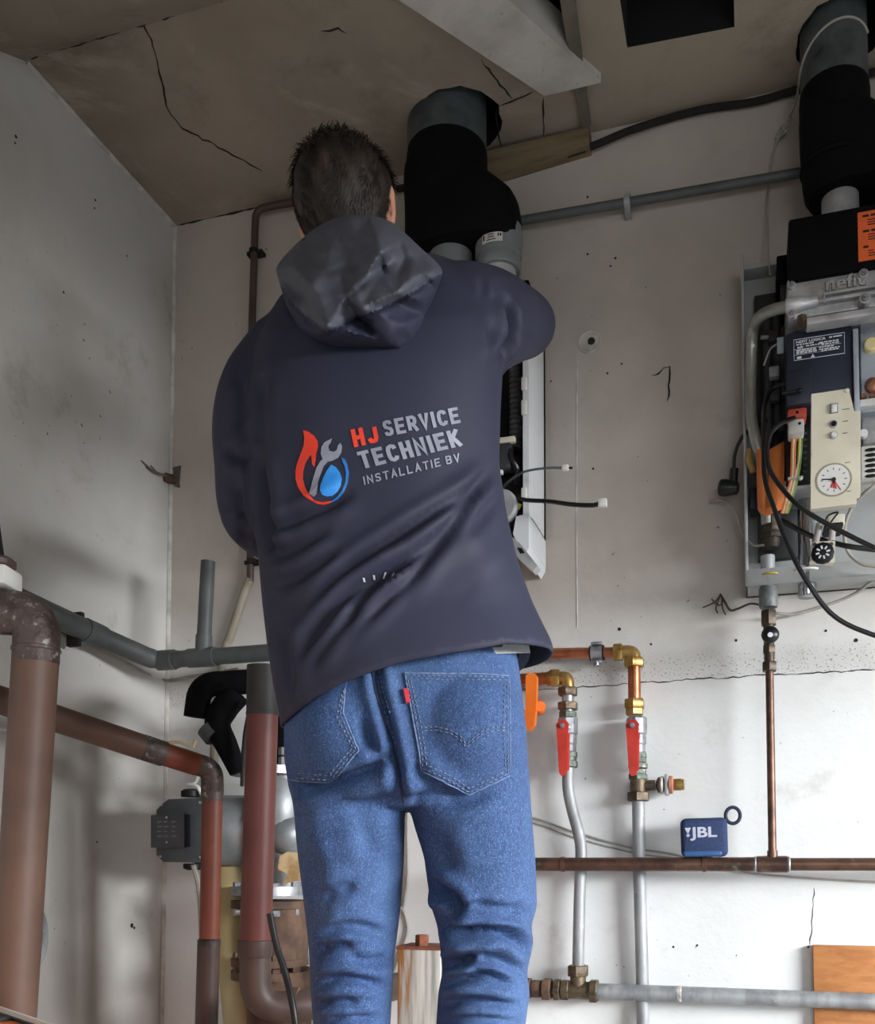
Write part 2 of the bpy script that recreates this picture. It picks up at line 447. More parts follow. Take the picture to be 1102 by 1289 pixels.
# scattered chips on the walls
for (x, y, r) in ((20, 172, 3), (19, 180, 2), (120, 252, 2.5), (119, 262, 2), (80, 368, 2.5), (160, 322, 2), (166, 1165, 5), (169, 1168, 3), (122, 1060, 2)):
    p = L(x, y); mk('chip', MB().lathe(p+Vector((-.004, 0, 0)), (1, 0, 0), [(0, r*.0013), (.0045, r*.0011)], 7), M_dirty, bpy.data.objects['wall_left'])
for (x, y, r) in ((780, 792, 3.4), (820, 811, 2.2), (927, 806, 2.6), (1040, 794, 2.4), (1078, 806, 3.6), (878, 1190, 2), (1018, 1192, 2.2), (848, 1192, 2.2), (747, 590, 2.4), (694, 480, 1.8), (765, 470, 2.2), (783, 458, 2), (775, 325, 2.4), (740, 320, 2.2), (769, 335, 2), (740, 248, 2.4)):
    mk('chip', MB().lathe(B(x, y)+Vector((0, .004, 0)), (0, -1, 0), [(0, r*.0013), (.0046, r*.0011)], 7), M_dirty, wb)
# timber batten and cable under the ceiling joint
M_timber = mat('stained_timber', (128, 112, 86), (98, 84, 64), 18, .8, 0, .3, 60, stretch=(.3, 3, 3))
struct('trim_3', MB().prism([B(600, 193, .03), B(742, 159, .03), B(742, 183, .03), B(600, 226, .03)], (0, .03, 0)), M_timber)
tag(mk('ceiling_cable', MB().tube(cr([B(500, 238, .012), B(600, 219, .012), B(680, 203, .014), B(740, 186, .016), B(800, 162, .014), B(880, 139, .012), B(950, 128, .012), B(1010, 112, .012), B(1160, 78, .012)]), .0075, 10), M_dirty),
    'dark dusty cable running along the joint of ceiling and back wall', 'cable')
# white painted beam slanting under the ceiling
M_beam = mat('whitewashed_beam', (196, 192, 186), (168, 163, 156), 9, .75, 0, .3, 50, ((120, 112, 104), 22, .62, .74), stretch=(1, 1, 1))
zz = .02
e0, e1, n0, n1_ = T(686, 121, zz), T(757, 104, zz), T(502, 0, zz), T(640, 0, zz)
n0 = e0+(n0-e0)*1.9; n1_ = e1+(n1_-e1)*1.9
struct('trim_4', MB().prism([e0, e1, n1_, n0], (0, 0, zz+.05)), M_beam, label='whitewashed beam slanting under the ceiling beside the hatch')
# raised board edge between beam and hatch
M_board = mat('grimy_board', (112, 106, 94), (92, 86, 76), 12, .85, 0, .3, 60)
p = [T(701, -30, .010), T(720, -34, .010), T(744, 158, .010), T(733, 164, .010)]
struct('trim_5', MB().prism(p, (0, 0, .03)), M_board)
# round plaster patch with a plug hole
pt = thing('plaster_patch', 'round plaster patch with a dark plug hole on back wall right of the raised elbow', 'patch', B(743, 430))
c = B(743, 430)
mk('disc', MB().lathe(c, (0, -1, 0), [(-.002, .027), (.002, .026), (.003, .022), (.001, .02), (.0015, .009)], 24), mat('pale_plaster', (190, 184, 174), None, 20, .9, 0, .3), pt)
mk('plug_hole', MB().lathe(B(745, 430)+Vector((0, .0, 0)), (0, -1, 0), [(0, .008), (.004, .0075), (.0042, .004)], 14), M_dirty, pt)
# ================================================================== pipes and fittings on the back wall
X, Y, Z = Vector((1, 0, 0)), Vector((0, 1, 0)), Vector((0, 0, 1))
def pxr(n, P): return n*(P-CAM).dot(FW)/FPX       # n photo pixels as metres at point P
def at(P, dz): return Vector((P.x, P.y, P.z+dz))
OV = .038                                          # offset of the water lines from the wall

# ---- line one: copper tail, elbow, ball valve, bent galvanised pipe, lower tee and the long lower pipe
t1 = thing('water_pipe', 'bent galvanised water pipe with red lever valve left of the matching straight one', 'pipe', B(728, 1225, OV), 'water pipes with red lever valves')
xl = B(715, 870, OV).x
def w(px, py): p = B(px, py, OV); return Vector((xl, p.y, p.z))
mk('copper_tail', MB().tube(fil([B(580, 700, OV), Vector((B(580, 860, OV).x, -OV, B(702, 853, OV).z)), B(702, 853, OV)], .03), .0128, 16), M_copper, t1)
ze = B(712, 853, OV).z
e = MB().tube(fil([Vector((xl-.022, -OV, ze)), Vector((xl, -OV, ze)), Vector((xl, -OV, ze-.028))], .016), .0135, 16)
el = mk('brass_elbow', e, M_brass, t1)
mk('nut', MB().hexa((xl-.026, -OV, ze), X, .02, .0195).lathe((xl-.036, -OV, ze), X, [(-.006, .0145), (0, .0165)], 16), M_brass, el)
z1 = w(716, 880).z
mk('nut', MB().hexa((xl, -OV, z1+.0155), Z, .017, .021), M_oldbrass, el)
mk('nipple', MB().tube([(xl, -OV, z1+.008), (xl, -OV, w(716, 897).z)], .0125, 16), M_zinc, t1)
mk('nut', MB().hexa((xl, -OV, w(716, 889).z), Z, .016, .0215), M_oldbrass, t1)
M_greenbr = mat('green_tarnished_brass', (96, 106, 98), (70, 76, 70), 60, .5, .5, .4, 150, ((150, 146, 130), 50, .6, .7))
mk('nut', MB().hexa((xl, -OV, w(716, 900).z), Z, .014, .019), M_greenbr, t1)
def ball_valve(par, xv, f, ov, pv):
    """valve body and red lever; f(py) gives the height, pv the pivot pixel"""
    zt, zb = f(903), f(948); h = zt-zb
    vb = mk('valve_body', MB().lathe((xv, -ov, zt), -Z, [(0, .0185), (.003, .0208), (h*.46, .0208), (h*.5, .0188), (h*.74, .0188), (h*.78, .0172), (h, .0172)], 8).lathe((xv, -ov-.015, f(917)), -Y, [(0, .01), (.012, .009), (.014, .006)], 14), M_zinc, par, 18)
    zp, ze2 = f(917), f(979)
    l = MB()
    xo = xv-.004
    n = 12
    y0 = -ov-.032
    prof = [(xo-.013, zp+.004), (xo-.008, zp+.011), (xo, zp+.0135), (xo+.008, zp+.011), (xo+.013, zp+.004), (xo+.012, zp-.008), (xo+.010, zp-.02), (xo+.0095, ze2+.012), (xo+.006, ze2+.002), (xo-.002, ze2), (xo-.007, ze2+.006), (xo-.009, ze2+.03), (xo-.0125, zp-.01)]
    l.prism([(a, y0, b) for a, b in prof], (0, -.006, 0))
    l.prism([(xo+.010, y0-.001, zp-.015), (xo+.013, y0-.001, zp-.012), (xo+.0108, y0-.001, ze2+.014), (xo+.0085, y0-.001, ze2+.012)], (0, .011, 0))
    lv = mk('lever', l, M_red, par); lv['label'] = 'red valve lever hanging down'
    mk('pivot_screw', MB().hexa((xo, y0-.008, zp+.001), -Y, .006, .0055).lathe((xo, y0-.010, zp+.001), -Y, [(0, .0035), (.004, .003)], 10), M_zinc, lv)
ball_valve(t1, xl, lambda py: w(716, py).z, OV, None)
mk('union', MB().hexa((xl, -OV, w(716, 950).z), Z, .012, .0205).lathe((xl, -OV, w(716, 957).z), Z, [(-.008, .017), (.006, .018)], 14).hexa((xl, -OV, w(716, 962).z), Z, .014, .021), M_greenbr, t1)
zb0 = w(716, 962).z
path = [Vector((xl, -OV, zb0)), Vector((xl, -OV, w(716, 992).z)), B(721, 1020, OV), B(729, 1050, OV), B(732, 1075, OV), B(730, 1130, OV), B(728, 1218, OV)]
mk('galvanised_pipe', MB().tube(cr(path, 6), .0122, 16), M_galv, t1)
pc = B(728, 1222, OV)
mk('nut', MB().hexa(pc, Z, .022, .022), M_oldbrass, t1)
TZ = B(738, 1247, OV)
tee = mk('tee', MB().tube([at(TZ, .035)+X*(pc.x-TZ.x), TZ+X*(pc.x-TZ.x)], .016, 14).tube([TZ+X*(pc.x-TZ.x-.03), TZ+X*(pc.x-TZ.x+.03)], .018, 14), M_oldbrass, t1)
xr = B(748, 1247, OV).x
mk('nut', MB().hexa((xr, -OV, TZ.z), X, .016, .0245), M_oldbrass, t1)
for px, h_, r_ in ((712, .016, .022), (702, .013, .023), (689, .018, .0235), (676, .02, .019), (664, .016, .023)):
    mk('union_ring', MB().hexa((B(px, 1245, OV).x, -OV, TZ.z), X, h_, r_).lathe((B(px, 1245, OV).x, -OV, TZ.z), X, [(-h_*.9, .0165), (h_*.9, .0165)], 14), M_oldbrass if px > 695 else M_rust, t1)
mk('lower_pipe', MB().tube([(xr, -OV, TZ.z), (RX-.02, -OV, TZ.z)], .0158, 18).tube([(B(556, 1245, OV).x, -OV, TZ.z), (xr-.05, -OV, TZ.z)], .0155, 16), M_galv, t1)
xs = B(855, 1250, OV).x
mk('weld_seam', MB().lathe((xs, -OV, TZ.z), X, [(-.005, .0157), (-.002, .0168), (.001, .0164), (.004, .0167), (.006, .0157)], 22), mat('white_seal_tape', (196, 192, 188), (140, 136, 132), 90, .8, 0, .6, 200), t1)

# ---- line two: copper from the left, elbow, copper drop, ball valve, drain tap, straight galvanised pipe
t2 = thing('water_pipe', 'straight galvanised water pipe with red lever valve and a small drain tap', 'pipe', B(808, 1289, OV-.01), 'water pipes with red lever valves')
O2 = OV-.004
xv = B(799, 880, O2).x
def w2(py): return B(801, py, O2).z
zc = B(799, 820, O2).z
mk('copper_pipe', MB().tube(fil([B(552, 700, O2), Vector((B(552, 826, O2).x, -O2, zc-.002)), B(660, 823, O2), Vector((xv-.03, -O2, zc))], .03), .0112, 16), M_copper, t2)
el = mk('brass_elbow', MB().tube(fil([Vector((xv-.03, -O2, zc)), Vector((xv, -O2, zc)), Vector((xv, -O2, zc-.03))], .014), .0138, 16), M_brass, t2)
mk('nut', MB().hexa((xv-.032, -O2, zc), X, .018, .0185), M_brass, el)
mk('nut', MB().hexa((xv, -O2, w2(834)), Z, .018, .0215), M_brass, el)
mk('copper_drop', MB().tube([(xv, -O2, w2(835)), (xv, -O2, w2(888))], .0128, 16), M_copper, t2)
mk('nut', MB().hexa((xv, -O2, w2(886)), Z, .019, .0215).hexa((xv, -O2, w2(896)), Z, .014, .019), M_brass, t2)
ball_valve(t2, xv+.004, w2, O2, None)
for py, r_ in ((951, .019), (957, .018), (964, .021), (972, .0175), (978, .0205)):
    mk('union_ring', MB().hexa((xv+.006, -O2, w2(py)), Z, .0115, r_), M_greenbr, t2)
mk('tee', MB().tube([(xv+.006, -O2, w2(978)), (xv+.006, -O2, w2(1002))], .0165, 14).tube([(xv, -O2, w2(989)), (xv+.04, -O2, w2(989))], .0105, 12), M_oldbrass, t2)
mk('nut', MB().hexa((xv+.006, -O2, w2(1003)), Z, .018, .0235), M_oldbrass, t2)
mk('galvanised_pipe', MB().tube([(xv+.006, -O2, w2(1003)), (xv+.006, -O2+.006, w2(1090)), (xv+.010, -O2+.012, w2(1245)), (xv+.012, -O2+.012, .02)], .0128, 16), M_galv, t2)
tp = Vector((xv+.042, -O2, w2(989)))
dt = mk('drain_tap', MB().lathe(tp, X, [(0, .009), (.004, .016), (.012, .017), (.016, .012), (.03, .012), (.034, .009)], 14), M_oldbrass, t2)
M_clear = mat('clear_grey_plastic', (186, 182, 178), None, 20, .3)
mk('tap_disc', MB().lathe(tp+X*.008, X, [(0, .017), (.003, .0185), (.006, .017)], 18), M_clear, dt)
mk('tap_plate', MB().box(tp+X*.021, (.008, .03, .042), None, .003), M_ltgrey, dt)
mk('tap_ring', MB().lathe(tp+X*.026, X, [(0, .018), (.006, .018), (.008, .012)], 16), mat('salmon_washer', (196, 128, 104), None, 40, .6), dt)
mk('tap_cap', MB().hexa(tp+X*.042, X, .016, .013).lathe(tp+X*.05, X, [(0, .011), (.004, .011), (.005, .007)], 14), M_brass, dt)
# pipe clamp on the copper
cl = thing('pipe_clamp', 'zinc pipe clamp with screw around the upper copper pipe', 'clamp', B(752, 823, 0))
xk = B(752, 823, O2).x; zk = B(752, 822, O2).z
mk('band', MB().lathe((xk, -O2, zk), X, [(-.012, .0125), (-.012, .0155), (.012, .0155), (.012, .0125)], 20, cap=False).box((xk, -O2+.02, zk), (.02, .03, .008)), M_zinc, cl)
mk('rubber_edge', MB().lathe((xk, -O2, zk), X, [(-.0145, .0118), (-.0145, .0158), (-.0118, .0158), (-.0118, .0118)], 20, cap=False).lathe((xk, -O2, zk), X, [(.0118, .0118), (.0118, .0158), (.0145, .0158), (.0145, .0118)], 20, cap=False), M_black, cl)
mk('ear', MB().box((xk, -O2-.006, zk-.02), (.022, .014, .006), None, .001).box((xk, -O2-.006, zk+.018), (.022, .012, .006), None, .001).lathe((xk, -O2-.008, zk-.028), Z, [(0, .006), (.008, .006)], 12), M_zinc, cl)
# orange valve handle of the line behind the man's hip
p0, p1, p2 = B(673, 855, .07), B(671, 895, .075), B(668, 912, .085)
oh = mk('orange_handle', MB().prism([B(664, 852, .068), B(667, 849, .068), B(675, 849, .068), B(678, 853, .068), B(677, 897, .068), B(664, 896, .068)], (0, -.014, 0)), M_orange, t1, 30); oh['label'] = 'orange plastic lever handle'
mk('paddle', MB().prism([B(663, 894, .070), B(677, 896, .070), B(675, 914, .070), B(670, 920, .070), B(663, 918, .070), B(660, 908, .070)], (0, -.018, -.002)), M_orange, oh, 30)
mk('hub', MB().lathe(B(679, 892, .045), (.25, -1, 0), [(-.005, .013), (.024, .013), (.028, .010)], 16), M_orange, oh)

# ---- copper main with tee and the gas riser up to the boiler
OM = .072
tm = thing('copper_main', 'tarnished horizontal copper pipe carrying the small blue speaker', 'pipe', B(900, 1095, OM))
zm = B(890, 1088, OM).z; RM = .0138
xa = B(618, 1088, OM).x; xt = B(973, 1086, OM).x
mk('pipe', MB().tube(fil([Vector((xa, -OM, zm-.30)), Vector((xa, -OM, zm)), Vector((xt, -OM, zm))], .03), RM, 18), M_oldcopper, tm)
mk('pipe', MB().tube([(xt, -OM, zm), (RX-.01, -OM, zm)], RM*.88, 18), M_oldcopper, tm)
for px in (709, 887): mk('solder_sleeve', MB().lathe((B(px, 1088, OM).x, -OM, zm), X, [(-.004, RM), (-.0035, RM*1.12), (.0035, RM*1.12), (.004, RM)], 18), M_oldcopper, tm)
mk('tee', MB().lathe((xt, -OM, zm), X, [(-.028, RM*1.02), (-.0275, RM*1.16), (.026, RM*1.16), (.0265, RM*1.0)], 18).tube([(xt, -OM, zm), (xt, -OM, zm+.026)], .0098, 14), M_oldcopper, tm)
for sx in (-.031, .029): mk('solder_ring', MB().lathe((xt+sx, -OM, zm), X, [(-.003, RM), (0, RM*1.14), (.003, RM)], 18), M_galv, tm)
zg = B(969, 838, OM).z
xg = B(969, 838, OM).x
mk('riser', MB().tube([(xt, -OM, zm+.012), (xg, -OM, zg-.01)], .0077, 14), M_oldcopper, tm)
gv = mk('gas_valve', MB().hexa((xg, -OM, zg-.002), Z, .018, .0145).hexa((xg, -OM, B(969, 818, OM).z), Z, .016, .0125).lathe((xg, -OM, zg), Z, [(0, .0095), (B(969, 770, OM).z-zg, .0105)], 12).hexa((xg, -OM, B(969, 778, OM).z), Z, .028, .0155), mat('dark_gas_brass', (88, 74, 58), (60, 52, 44), 40, .45, .5, .2), tm)
mk('valve_knob', MB().ell(B(970, 799, OM+.018), (.0165, .011, .0165)), M_cable, gv)
mk('knob_dot', MB().lathe(B(970, 799, OM+.0285), -Y, [(0, .005), (.0012, .0045)], 12), M_print, gv)
zcou = B(969, 765, OM).z
mk('coupling', MB().lathe((xg, -OM, zcou), Z, [(0, .0165), (.004, .0175), (.036, .0175), (.04, .0155)], 16), mat('dull_coupling', (118, 121, 122), (92, 95, 96), 40, .55, .3, .3), tm)
mk('stub', MB().tube([(xg, -OM, zcou+.035), (xg, -OM, B(969, 700, OM).z)], .0135, 14), M_galv, tm)
# ---- small blue speaker standing on the main
sp = thing('bluetooth_speaker', 'small navy blue portable speaker with carry loop standing on the copper pipe', 'speaker', (B(886, 1080, OM).x, -OM, zm+RM))
cs = Vector((B(886, 1060, OM+.02).x, -OM, zm+RM+.0375)); RS = Matrix.Rotation(math.radians(4), 3, 'Z') @ Matrix.Rotation(math.radians(-1.2), 3, 'Y')
M_spk = mat('navy_speaker_fabric', (36, 56, 98), (28, 44, 80), 300, .75, 0, .5, 700)
mk('body', MB().box(cs, (.0875, .041, .075), RS, .011, 4), M_spk, sp)
M_spk2 = mat('blue_rubber', (52, 92, 142), (44, 80, 126), 30, .5)
mk('rubber_foot', MB().box(cs+RS@Vector((-.004, -.006, -.0305)), (.074, .033, .012), RS, .0055, 3), M_spk2, sp)
lp = cs+RS@Vector((.043, .0, .035))
mk('carry_loop', MB().tube([lp+RS@Vector((.012+.0135*math.cos(a), -.002, .006+.0155*math.sin(a))) for a in np.linspace(0, 2*math.pi, 25)], .0036, 10), mat('navy_cord', (26, 36, 62), None, 60, .7), sp)
m = MB(); o = cs+RS@Vector((-.03, -.0211, -.006))
text_on(m, 'JBL', o+RS@Vector((.004, 0, 0)), RS@Vector((.05, 0, 0)), RS@Vector((0, 0, .026)), .03)
for q_, (sx, sz, hh) in enumerate(((-.0, .0, .006), (-.0, .0105, .011))):
    if q_ == 0: m.lathe(o+RS@Vector((.0, 0, .0105)), -Y, [(0, .0032), (.0002, .003)], 12)
    else: m.add([o+RS@Vector(v) for v in ((-.006, 0, .025), (.006, 0, .025), (.001, 0, .0145), (-.001, 0, .0145))], [(0, 1, 2, 3)])
mk('logo_print', m, mat('silver_print', (178, 182, 196), None, 20, .35, .3), sp, 0)
# ---- timber board leaning at the lower right
M_ply = mat('orange_brown_board', (186, 126, 74), (166, 106, 58), 40, .6, 0, .3, 120, stretch=(.6, 2, 2))
a, b = bbox(1024, 1260, 1190, 1420, .002, .02); a.z = 0.0
tag(mk('wooden_board', MB().bx(a, b, .001), M_ply), 'orange brown wooden board leaning against the wall behind the lower pipe', 'board')
# ---- loose wires lying against the back wall
tag(mk('wall_wire', MB().tube(cr([B(600, 1015, .006), B(672, 1030, .006), B(720, 1046, .004), B(790, 1066, .004), B(850, 1076, .006), B(930, 1096, .004), B(1000, 1104, .003), B(1102, 1110, .004), B(1200, 1112, .004)]), .0022, 8), M_greyw), 'thin grey wire sagging across the wall behind the blue speaker', 'wire')
tag(mk('wall_wire', MB().tube(cr([B(600, 1022, .004), B(672, 1036, .003), B(720, 1053, .003), B(800, 1074, .003), B(856, 1081, .005)]), .0016, 8), M_greyw), 'lower of the two thin wires crossing behind the galvanised pipes', 'wire')
tag(mk('wall_wire', MB().tube(cr([B(530, 705, .01), B(518, 880, .005), B(513, 1030, .005), B(513, 1100, .005), B(508, 1140, .004), B(504, 1142, .006), B(509, 1150, .004), B(513, 1170, .005), B(506, 1195, .006), B(490, 1240, .006)]), .0028, 8), M_greyw), 'kinked grey wire hanging in the gap between the trouser legs', 'wire')
# ---- galvanised square post between the legs
po = thing('square_post', 'rust streaked galvanised square post with a bolt on top between the legs', 'post', (B(527, 1290, .2).x, -.2, 0))
M_post = NT('rusty_zinc'); k = M_post
v_ = k.mapping((16, 16, 1.0))
c = k.mix(k.ramp(k.noise(3, 5, .6, vec=v_), .35, .65), lin((204, 202, 194)), lin((136, 136, 130)))
c = k.mix(k.ramp(k.noise(1.5, 5, .6, vec=v_), .49, .55), c, lin((166, 112, 52)))
M_post = k.fin(c, .7, .1)
a, b = bbox(500, 555, 1192, 1290, .16, .24); a.z = 0.0
mk('shaft', MB().bx(a, b, .004), M_post, po)
M_rustred = mat('red_rust', (132, 78, 54), (96, 56, 42), 50, .85, 0, .5, 120)
mk('cap', MB().bx((a.x-.001, a.y+.002, b.z-.004), (b.x+.001, b.y-.002, b.z+.002)), M_rustred, po)
mk('bolt', MB().hexa(Vector(((a.x+b.x)/2, b.y+.018, b.z+.012)), Z, .022, .013), M_rustred, po)
# ---- conduit under the ceiling with its clip
cdt = thing('grey_conduit', 'long grey conduit running across the upper back wall between the flues', 'conduit', B(830, 245))
mk('tube', MB().tube([B(560, 288, .03), B(655, 278, .03), B(1005, 218, .03), B(1180, 192, .03)], .0095, 14), M_pvc, cdt)
p = B(790, 254, .03)
mk('clip', MB().lathe(p, X, [(-.006, .0098), (-.006, .0125), (.006, .0125), (.006, .0098)], 16, cap=False).bx(p+Vector((-.006, .0, -.02)), p+Vector((.006, .03, .022))), M_ltgrey, cdt)
# ---- conduit in the left corner behind the man's shoulder
cv = thing('steel_conduit', 'dark bent conduit coming down the back wall behind the left shoulder', 'conduit', B(318, 400))
mk('tube', MB().tube(fil([B(470, 236, .025), B(345, 259, .025), B(322, 264, .025), B(317, 420, .02), B(315, 732, .015)], .04), .0085, 12), M_dkbrown, cv)
for py in (317, 707):
    p = B(320 if py < 500 else 317, py, .022)
    mk('clip', MB().lathe(p, Z, [(-.005, .009), (-.005, .012), (.005, .012), (.005, .009)], 14, cap=False).bx(p+Vector((-.02, -.0, -.004)), p+Vector((.02, .02, .004))), M_dirty, cv)
mk('lower_tube', MB().tube(cr([B(315, 728, .015), B(308, 745, .012), B(290, 800, .012), B(283, 820, .012), B(272, 900, .012), B(268, 1000, .012)]), .010, 12), mat('pale_conduit', (150, 144, 130), (130, 122, 104), 14, .6), cv)

# ================================================================== left side: heating pipes and pump
# ---- grey drain pipe around the corner
dr = thing('drain_pipe', 'grey plastic drain pipe turning the corner with an upright stub', 'pipe', L(150, 815, .05))
A0, A1 = L(30, 758, .045), L(118, 798, .045)
OD = .17                                           # the right run stands off the back wall
zp = B(250, 828, OD).z
xb = B(196, 832, OD).x
K = Vector((xb, -OD, zp))
rD = 10.5*(K-CAM).dot(FW)/FPX
mk('left_run', MB().tube([A0+(A0-A1)*.6, A1], .0225, 16), M_pvc, dr)
mk('coupling', MB().tube([A1+(A0-A1).normalized()*.03, A1+(K-A1).normalized()*.02], .0248, 16), M_pvc, dr)
mk('bend', MB().tube(fil([A1, K, Vector((B(225, 828, OD).x, -OD, zp))], .05), [.0215]*4+[.0195]*5, 16), M_pvc, dr)
mk('socket', MB().tube([Vector((B(200, 829, OD).x, -OD, zp)), Vector((B(220, 829, OD).x, -OD, zp))], rD*1.22, 16), M_pvc, dr)
mk('right_run', MB().tube(fil([Vector((B(212, 829, OD).x, -OD, zp)), Vector((B(440, 825, OD).x, -OD, zp)), Vector((B(440, 825, OD).x, -.002, zp))], .05), rD, 16), M_pvc, dr)
mk('tee', MB().tube([Vector((B(238, 828, OD).x, -OD, zp)), Vector((B(272, 827, OD).x, -OD, zp))], rD*1.15, 16).tube([B(256, 828, OD), B(257, 800, OD)], rD*.98, 16), M_pvc, dr)
mk('upright_stub', MB().tube([B(257, 802, OD), B(262, 707, OD)], rD*.86, 16), M_pvc, dr)
p = L(102, 792, .03)
mk('bracket', MB().box(L(97, 777, .03), (.03, .012, .02), None, .003).box(L(93, 805, .03), (.03, .012, .03), None, .003), M_dirty, dr)
tag(mk('grey_cable', MB().tube(cr([L(70, 795, .01), L(115, 813, .01), L(160, 835, .01), B(206, 856, .012), B(245, 851, .012), B(300, 842, .012)]), .004, 8), M_greyw), 'thin cable drooping under the grey drain pipe in the corner', 'cable')
# ---- big brown pipe with welded elbow
dB = 1.45
bp = thing('heating_pipe', 'thick brown painted heating pipe with a welded elbow at the left edge', 'pipe', D(16, 1289, dB))
rB = 27.5*dB/FPX
mk('pipe', MB().tube([D(45, 828, dB), D(16, 1289, dB), Vector((D(-8, 1660, dB).x, D(-8, 1660, dB).y, 0))], rB, 24), M_brown, bp)
elp = fil([D(45, 834, dB), D(48, 773, dB), D(-60, 768, dB-.02)], .075, 10)
mk('elbow', MB().tube(elp, rB*1.01, 24), M_rustweld, bp)
mk('weld', MB().lathe(D(45.6, 818, dB), Z, [(-.004, rB), (-.002, rB*1.06), (.002, rB*1.06), (.004, rB)], 24), M_rustweld, bp)
mk('left_run', MB().tube([D(-55, 768, dB-.02), Vector((.004, D(-215, 768, dB-.06).y-.02, D(-215, 768, dB-.06).z))], rB, 24), M_brown, bp)
# ---- white plastic block of unknown use, with dark cap, on the elbow
wv = thing('white_block', 'white plastic block with a dark knob on top of the welded elbow', 'plastic_block', D(0, 742, dB))
mk('block', MB().box(D(-12, 729, dB), (.075, .06, 26*dB/FPX), Matrix.Rotation(YAW, 3, 'Z'), .006), M_white, wv)
mk('knob', MB().lathe(D(-4, 716, dB), Z, [(0, .024), (.004, .028), (.012, .028), (.018, .02)], 18), M_dkbrown, wv)
for x0, x1 in ((1, -6), (4, -2)): mk('rod', MB().tube([D(x0, 702, dB), D(x1, 660, dB)], .0022, 8), M_black, wv)
# ---- brown pipe sloping to the corner, then down
d0, d1 = 1.66, 1.84
s2 = thing('heating_pipe', 'sloping brown heating pipe turning down in orange paint beside the pump', 'pipe', D(262, 1289, d1))
P0, P1, P2 = D(-55, 863, 1.52), D(190, 944, 1.77), D(266, 968, d1)
mk('brown_run', MB().tube([P0, P1], 17*1.66/FPX, 20), M_brown, s2)
mk('sleeve', MB().tube([P1-(P1-P0).normalized()*.02, P1+(P2-P1).normalized()*.025], 16.3*1.77/FPX, 20), M_rustweld, s2)
mk('orange_run', MB().tube([P1, P2+(P1-P2).normalized()*.03], 14.5*1.81/FPX, 20), M_orbrown, s2)
mk('elbow', MB().tube(fil([P2+(P1-P2).normalized()*.04, P2+RI*.002, D(267.5, 1008, d1)], .04), 14*d1/FPX, 20), M_rustweld, s2)
mk('drop', MB().tube([D(267.5, 1006, d1), D(263.5, 1188, d1)], 12.5*d1/FPX, 20), M_orbrown, s2)
mk('lower_drop', MB().tube([D(263, 1186, d1), D(260, 1289, d1), D(256, 1420, d1), D(250, 1740, d1)], 14*d1/FPX, 20), M_dkbrown, s2)
mk('sleeve', MB().lathe(D(263.3, 1186, d1), Z, [(-.008, 14.4*d1/FPX), (.004, 14.4*d1/FPX), (.008, 12.6*d1/FPX)], 20), M_rustweld, s2)
# ---- dark red pipe in front of the pump
dR = 1.72
s3 = thing('heating_pipe', 'dark red heating pipe in front of the pump ending in a brown bend', 'pipe', D(322, 1289, dR))
mk('red_pipe', MB().tube([D(330.5, 893, dR), D(322, 1188, dR)], 19.6*dR/FPX, 24), M_primer, s3)
mk('dark_collar', MB().tube([D(331.5, 838, dR), D(330.5, 898, dR)], 20*dR/FPX, 24).lathe(D(330.5, 897, dR), Z, [(-.006, 20*dR/FPX), (-.002, 20.6*dR/FPX), (.003, 20*dR/FPX)], 24), mat('dark_grey_sleeve', (52, 50, 50), None, 20, .6), s3)
mk('socket', MB().lathe(D(321.5, 1183, dR), -Z, [(0, 20*dR/FPX), (.001, 21.5*dR/FPX), (.028, 21.5*dR/FPX), (.032, 20*dR/FPX)], 24), M_dkbrown, s3)
mk('bend', MB().tube(fil([D(321.5, 1195, dR), D(322, 1270, dR), D(430, 1262, dR+.05), Vector((D(440, 1262, dR+.05).x, -.005, D(430, 1262, dR+.05).z))], .085, 10), 19.5*dR/FPX, 24), M_dkbrown, s3)
mk('ring', MB().lathe(D(372, 1265, dR+.03), RI, [(-.008, 20*dR/FPX), (-.006, 22.5*dR/FPX), (.006, 22.5*dR/FPX), (.008, 20*dR/FPX)], 24), M_rust, s3)
# ---- black foam-lagged pipes
dF = 1.84
fo = thing('lagged_pipe', 'black foam lagged pipe loop behind the dark red pipe', 'pipe', D(290, 900, dF))
mk('foam_loop', MB().tube(fil([D(360, 855, dF), D(252, 862, dF), D(247, 903, dF)], .045, 8), 15.5*dF/FPX, 18), M_foam, fo)
mk('foam_drop', MB().tube(cr([D(300, 872, dF), D(284, 890, dF), D(274, 912, dF), D(286, 940, dF), D(300, 972, dF)], 6), [s*dF/FPX for s in np.interp(range(25), [0, 8, 16, 24], [17, 17, 15, 11])], 16), M_foam, fo)
mk('foam_ring', MB().lathe(D(268, 922, dF), (-.6, 0, .8), [(-.012, .024), (.012, .026)], 16), M_duct, fo)
tag(mk('black_hose', MB().tube(cr([D(318, 880, 1.8), D(309, 930, 1.8), D(306, 990, 1.8)]), .006, 10), M_cable), 'black hose running down left of the dark red pipe', 'hose')
tag(mk('black_hose', MB().tube(cr([D(340, 1150, 1.66), D(348, 1190, 1.65), D(360, 1228, 1.64), D(372, 1289, 1.62), D(380, 1400, 1.62)]), .0062, 10), M_cable), 'black hose crossing in front of the brown bend near the jeans', 'hose')
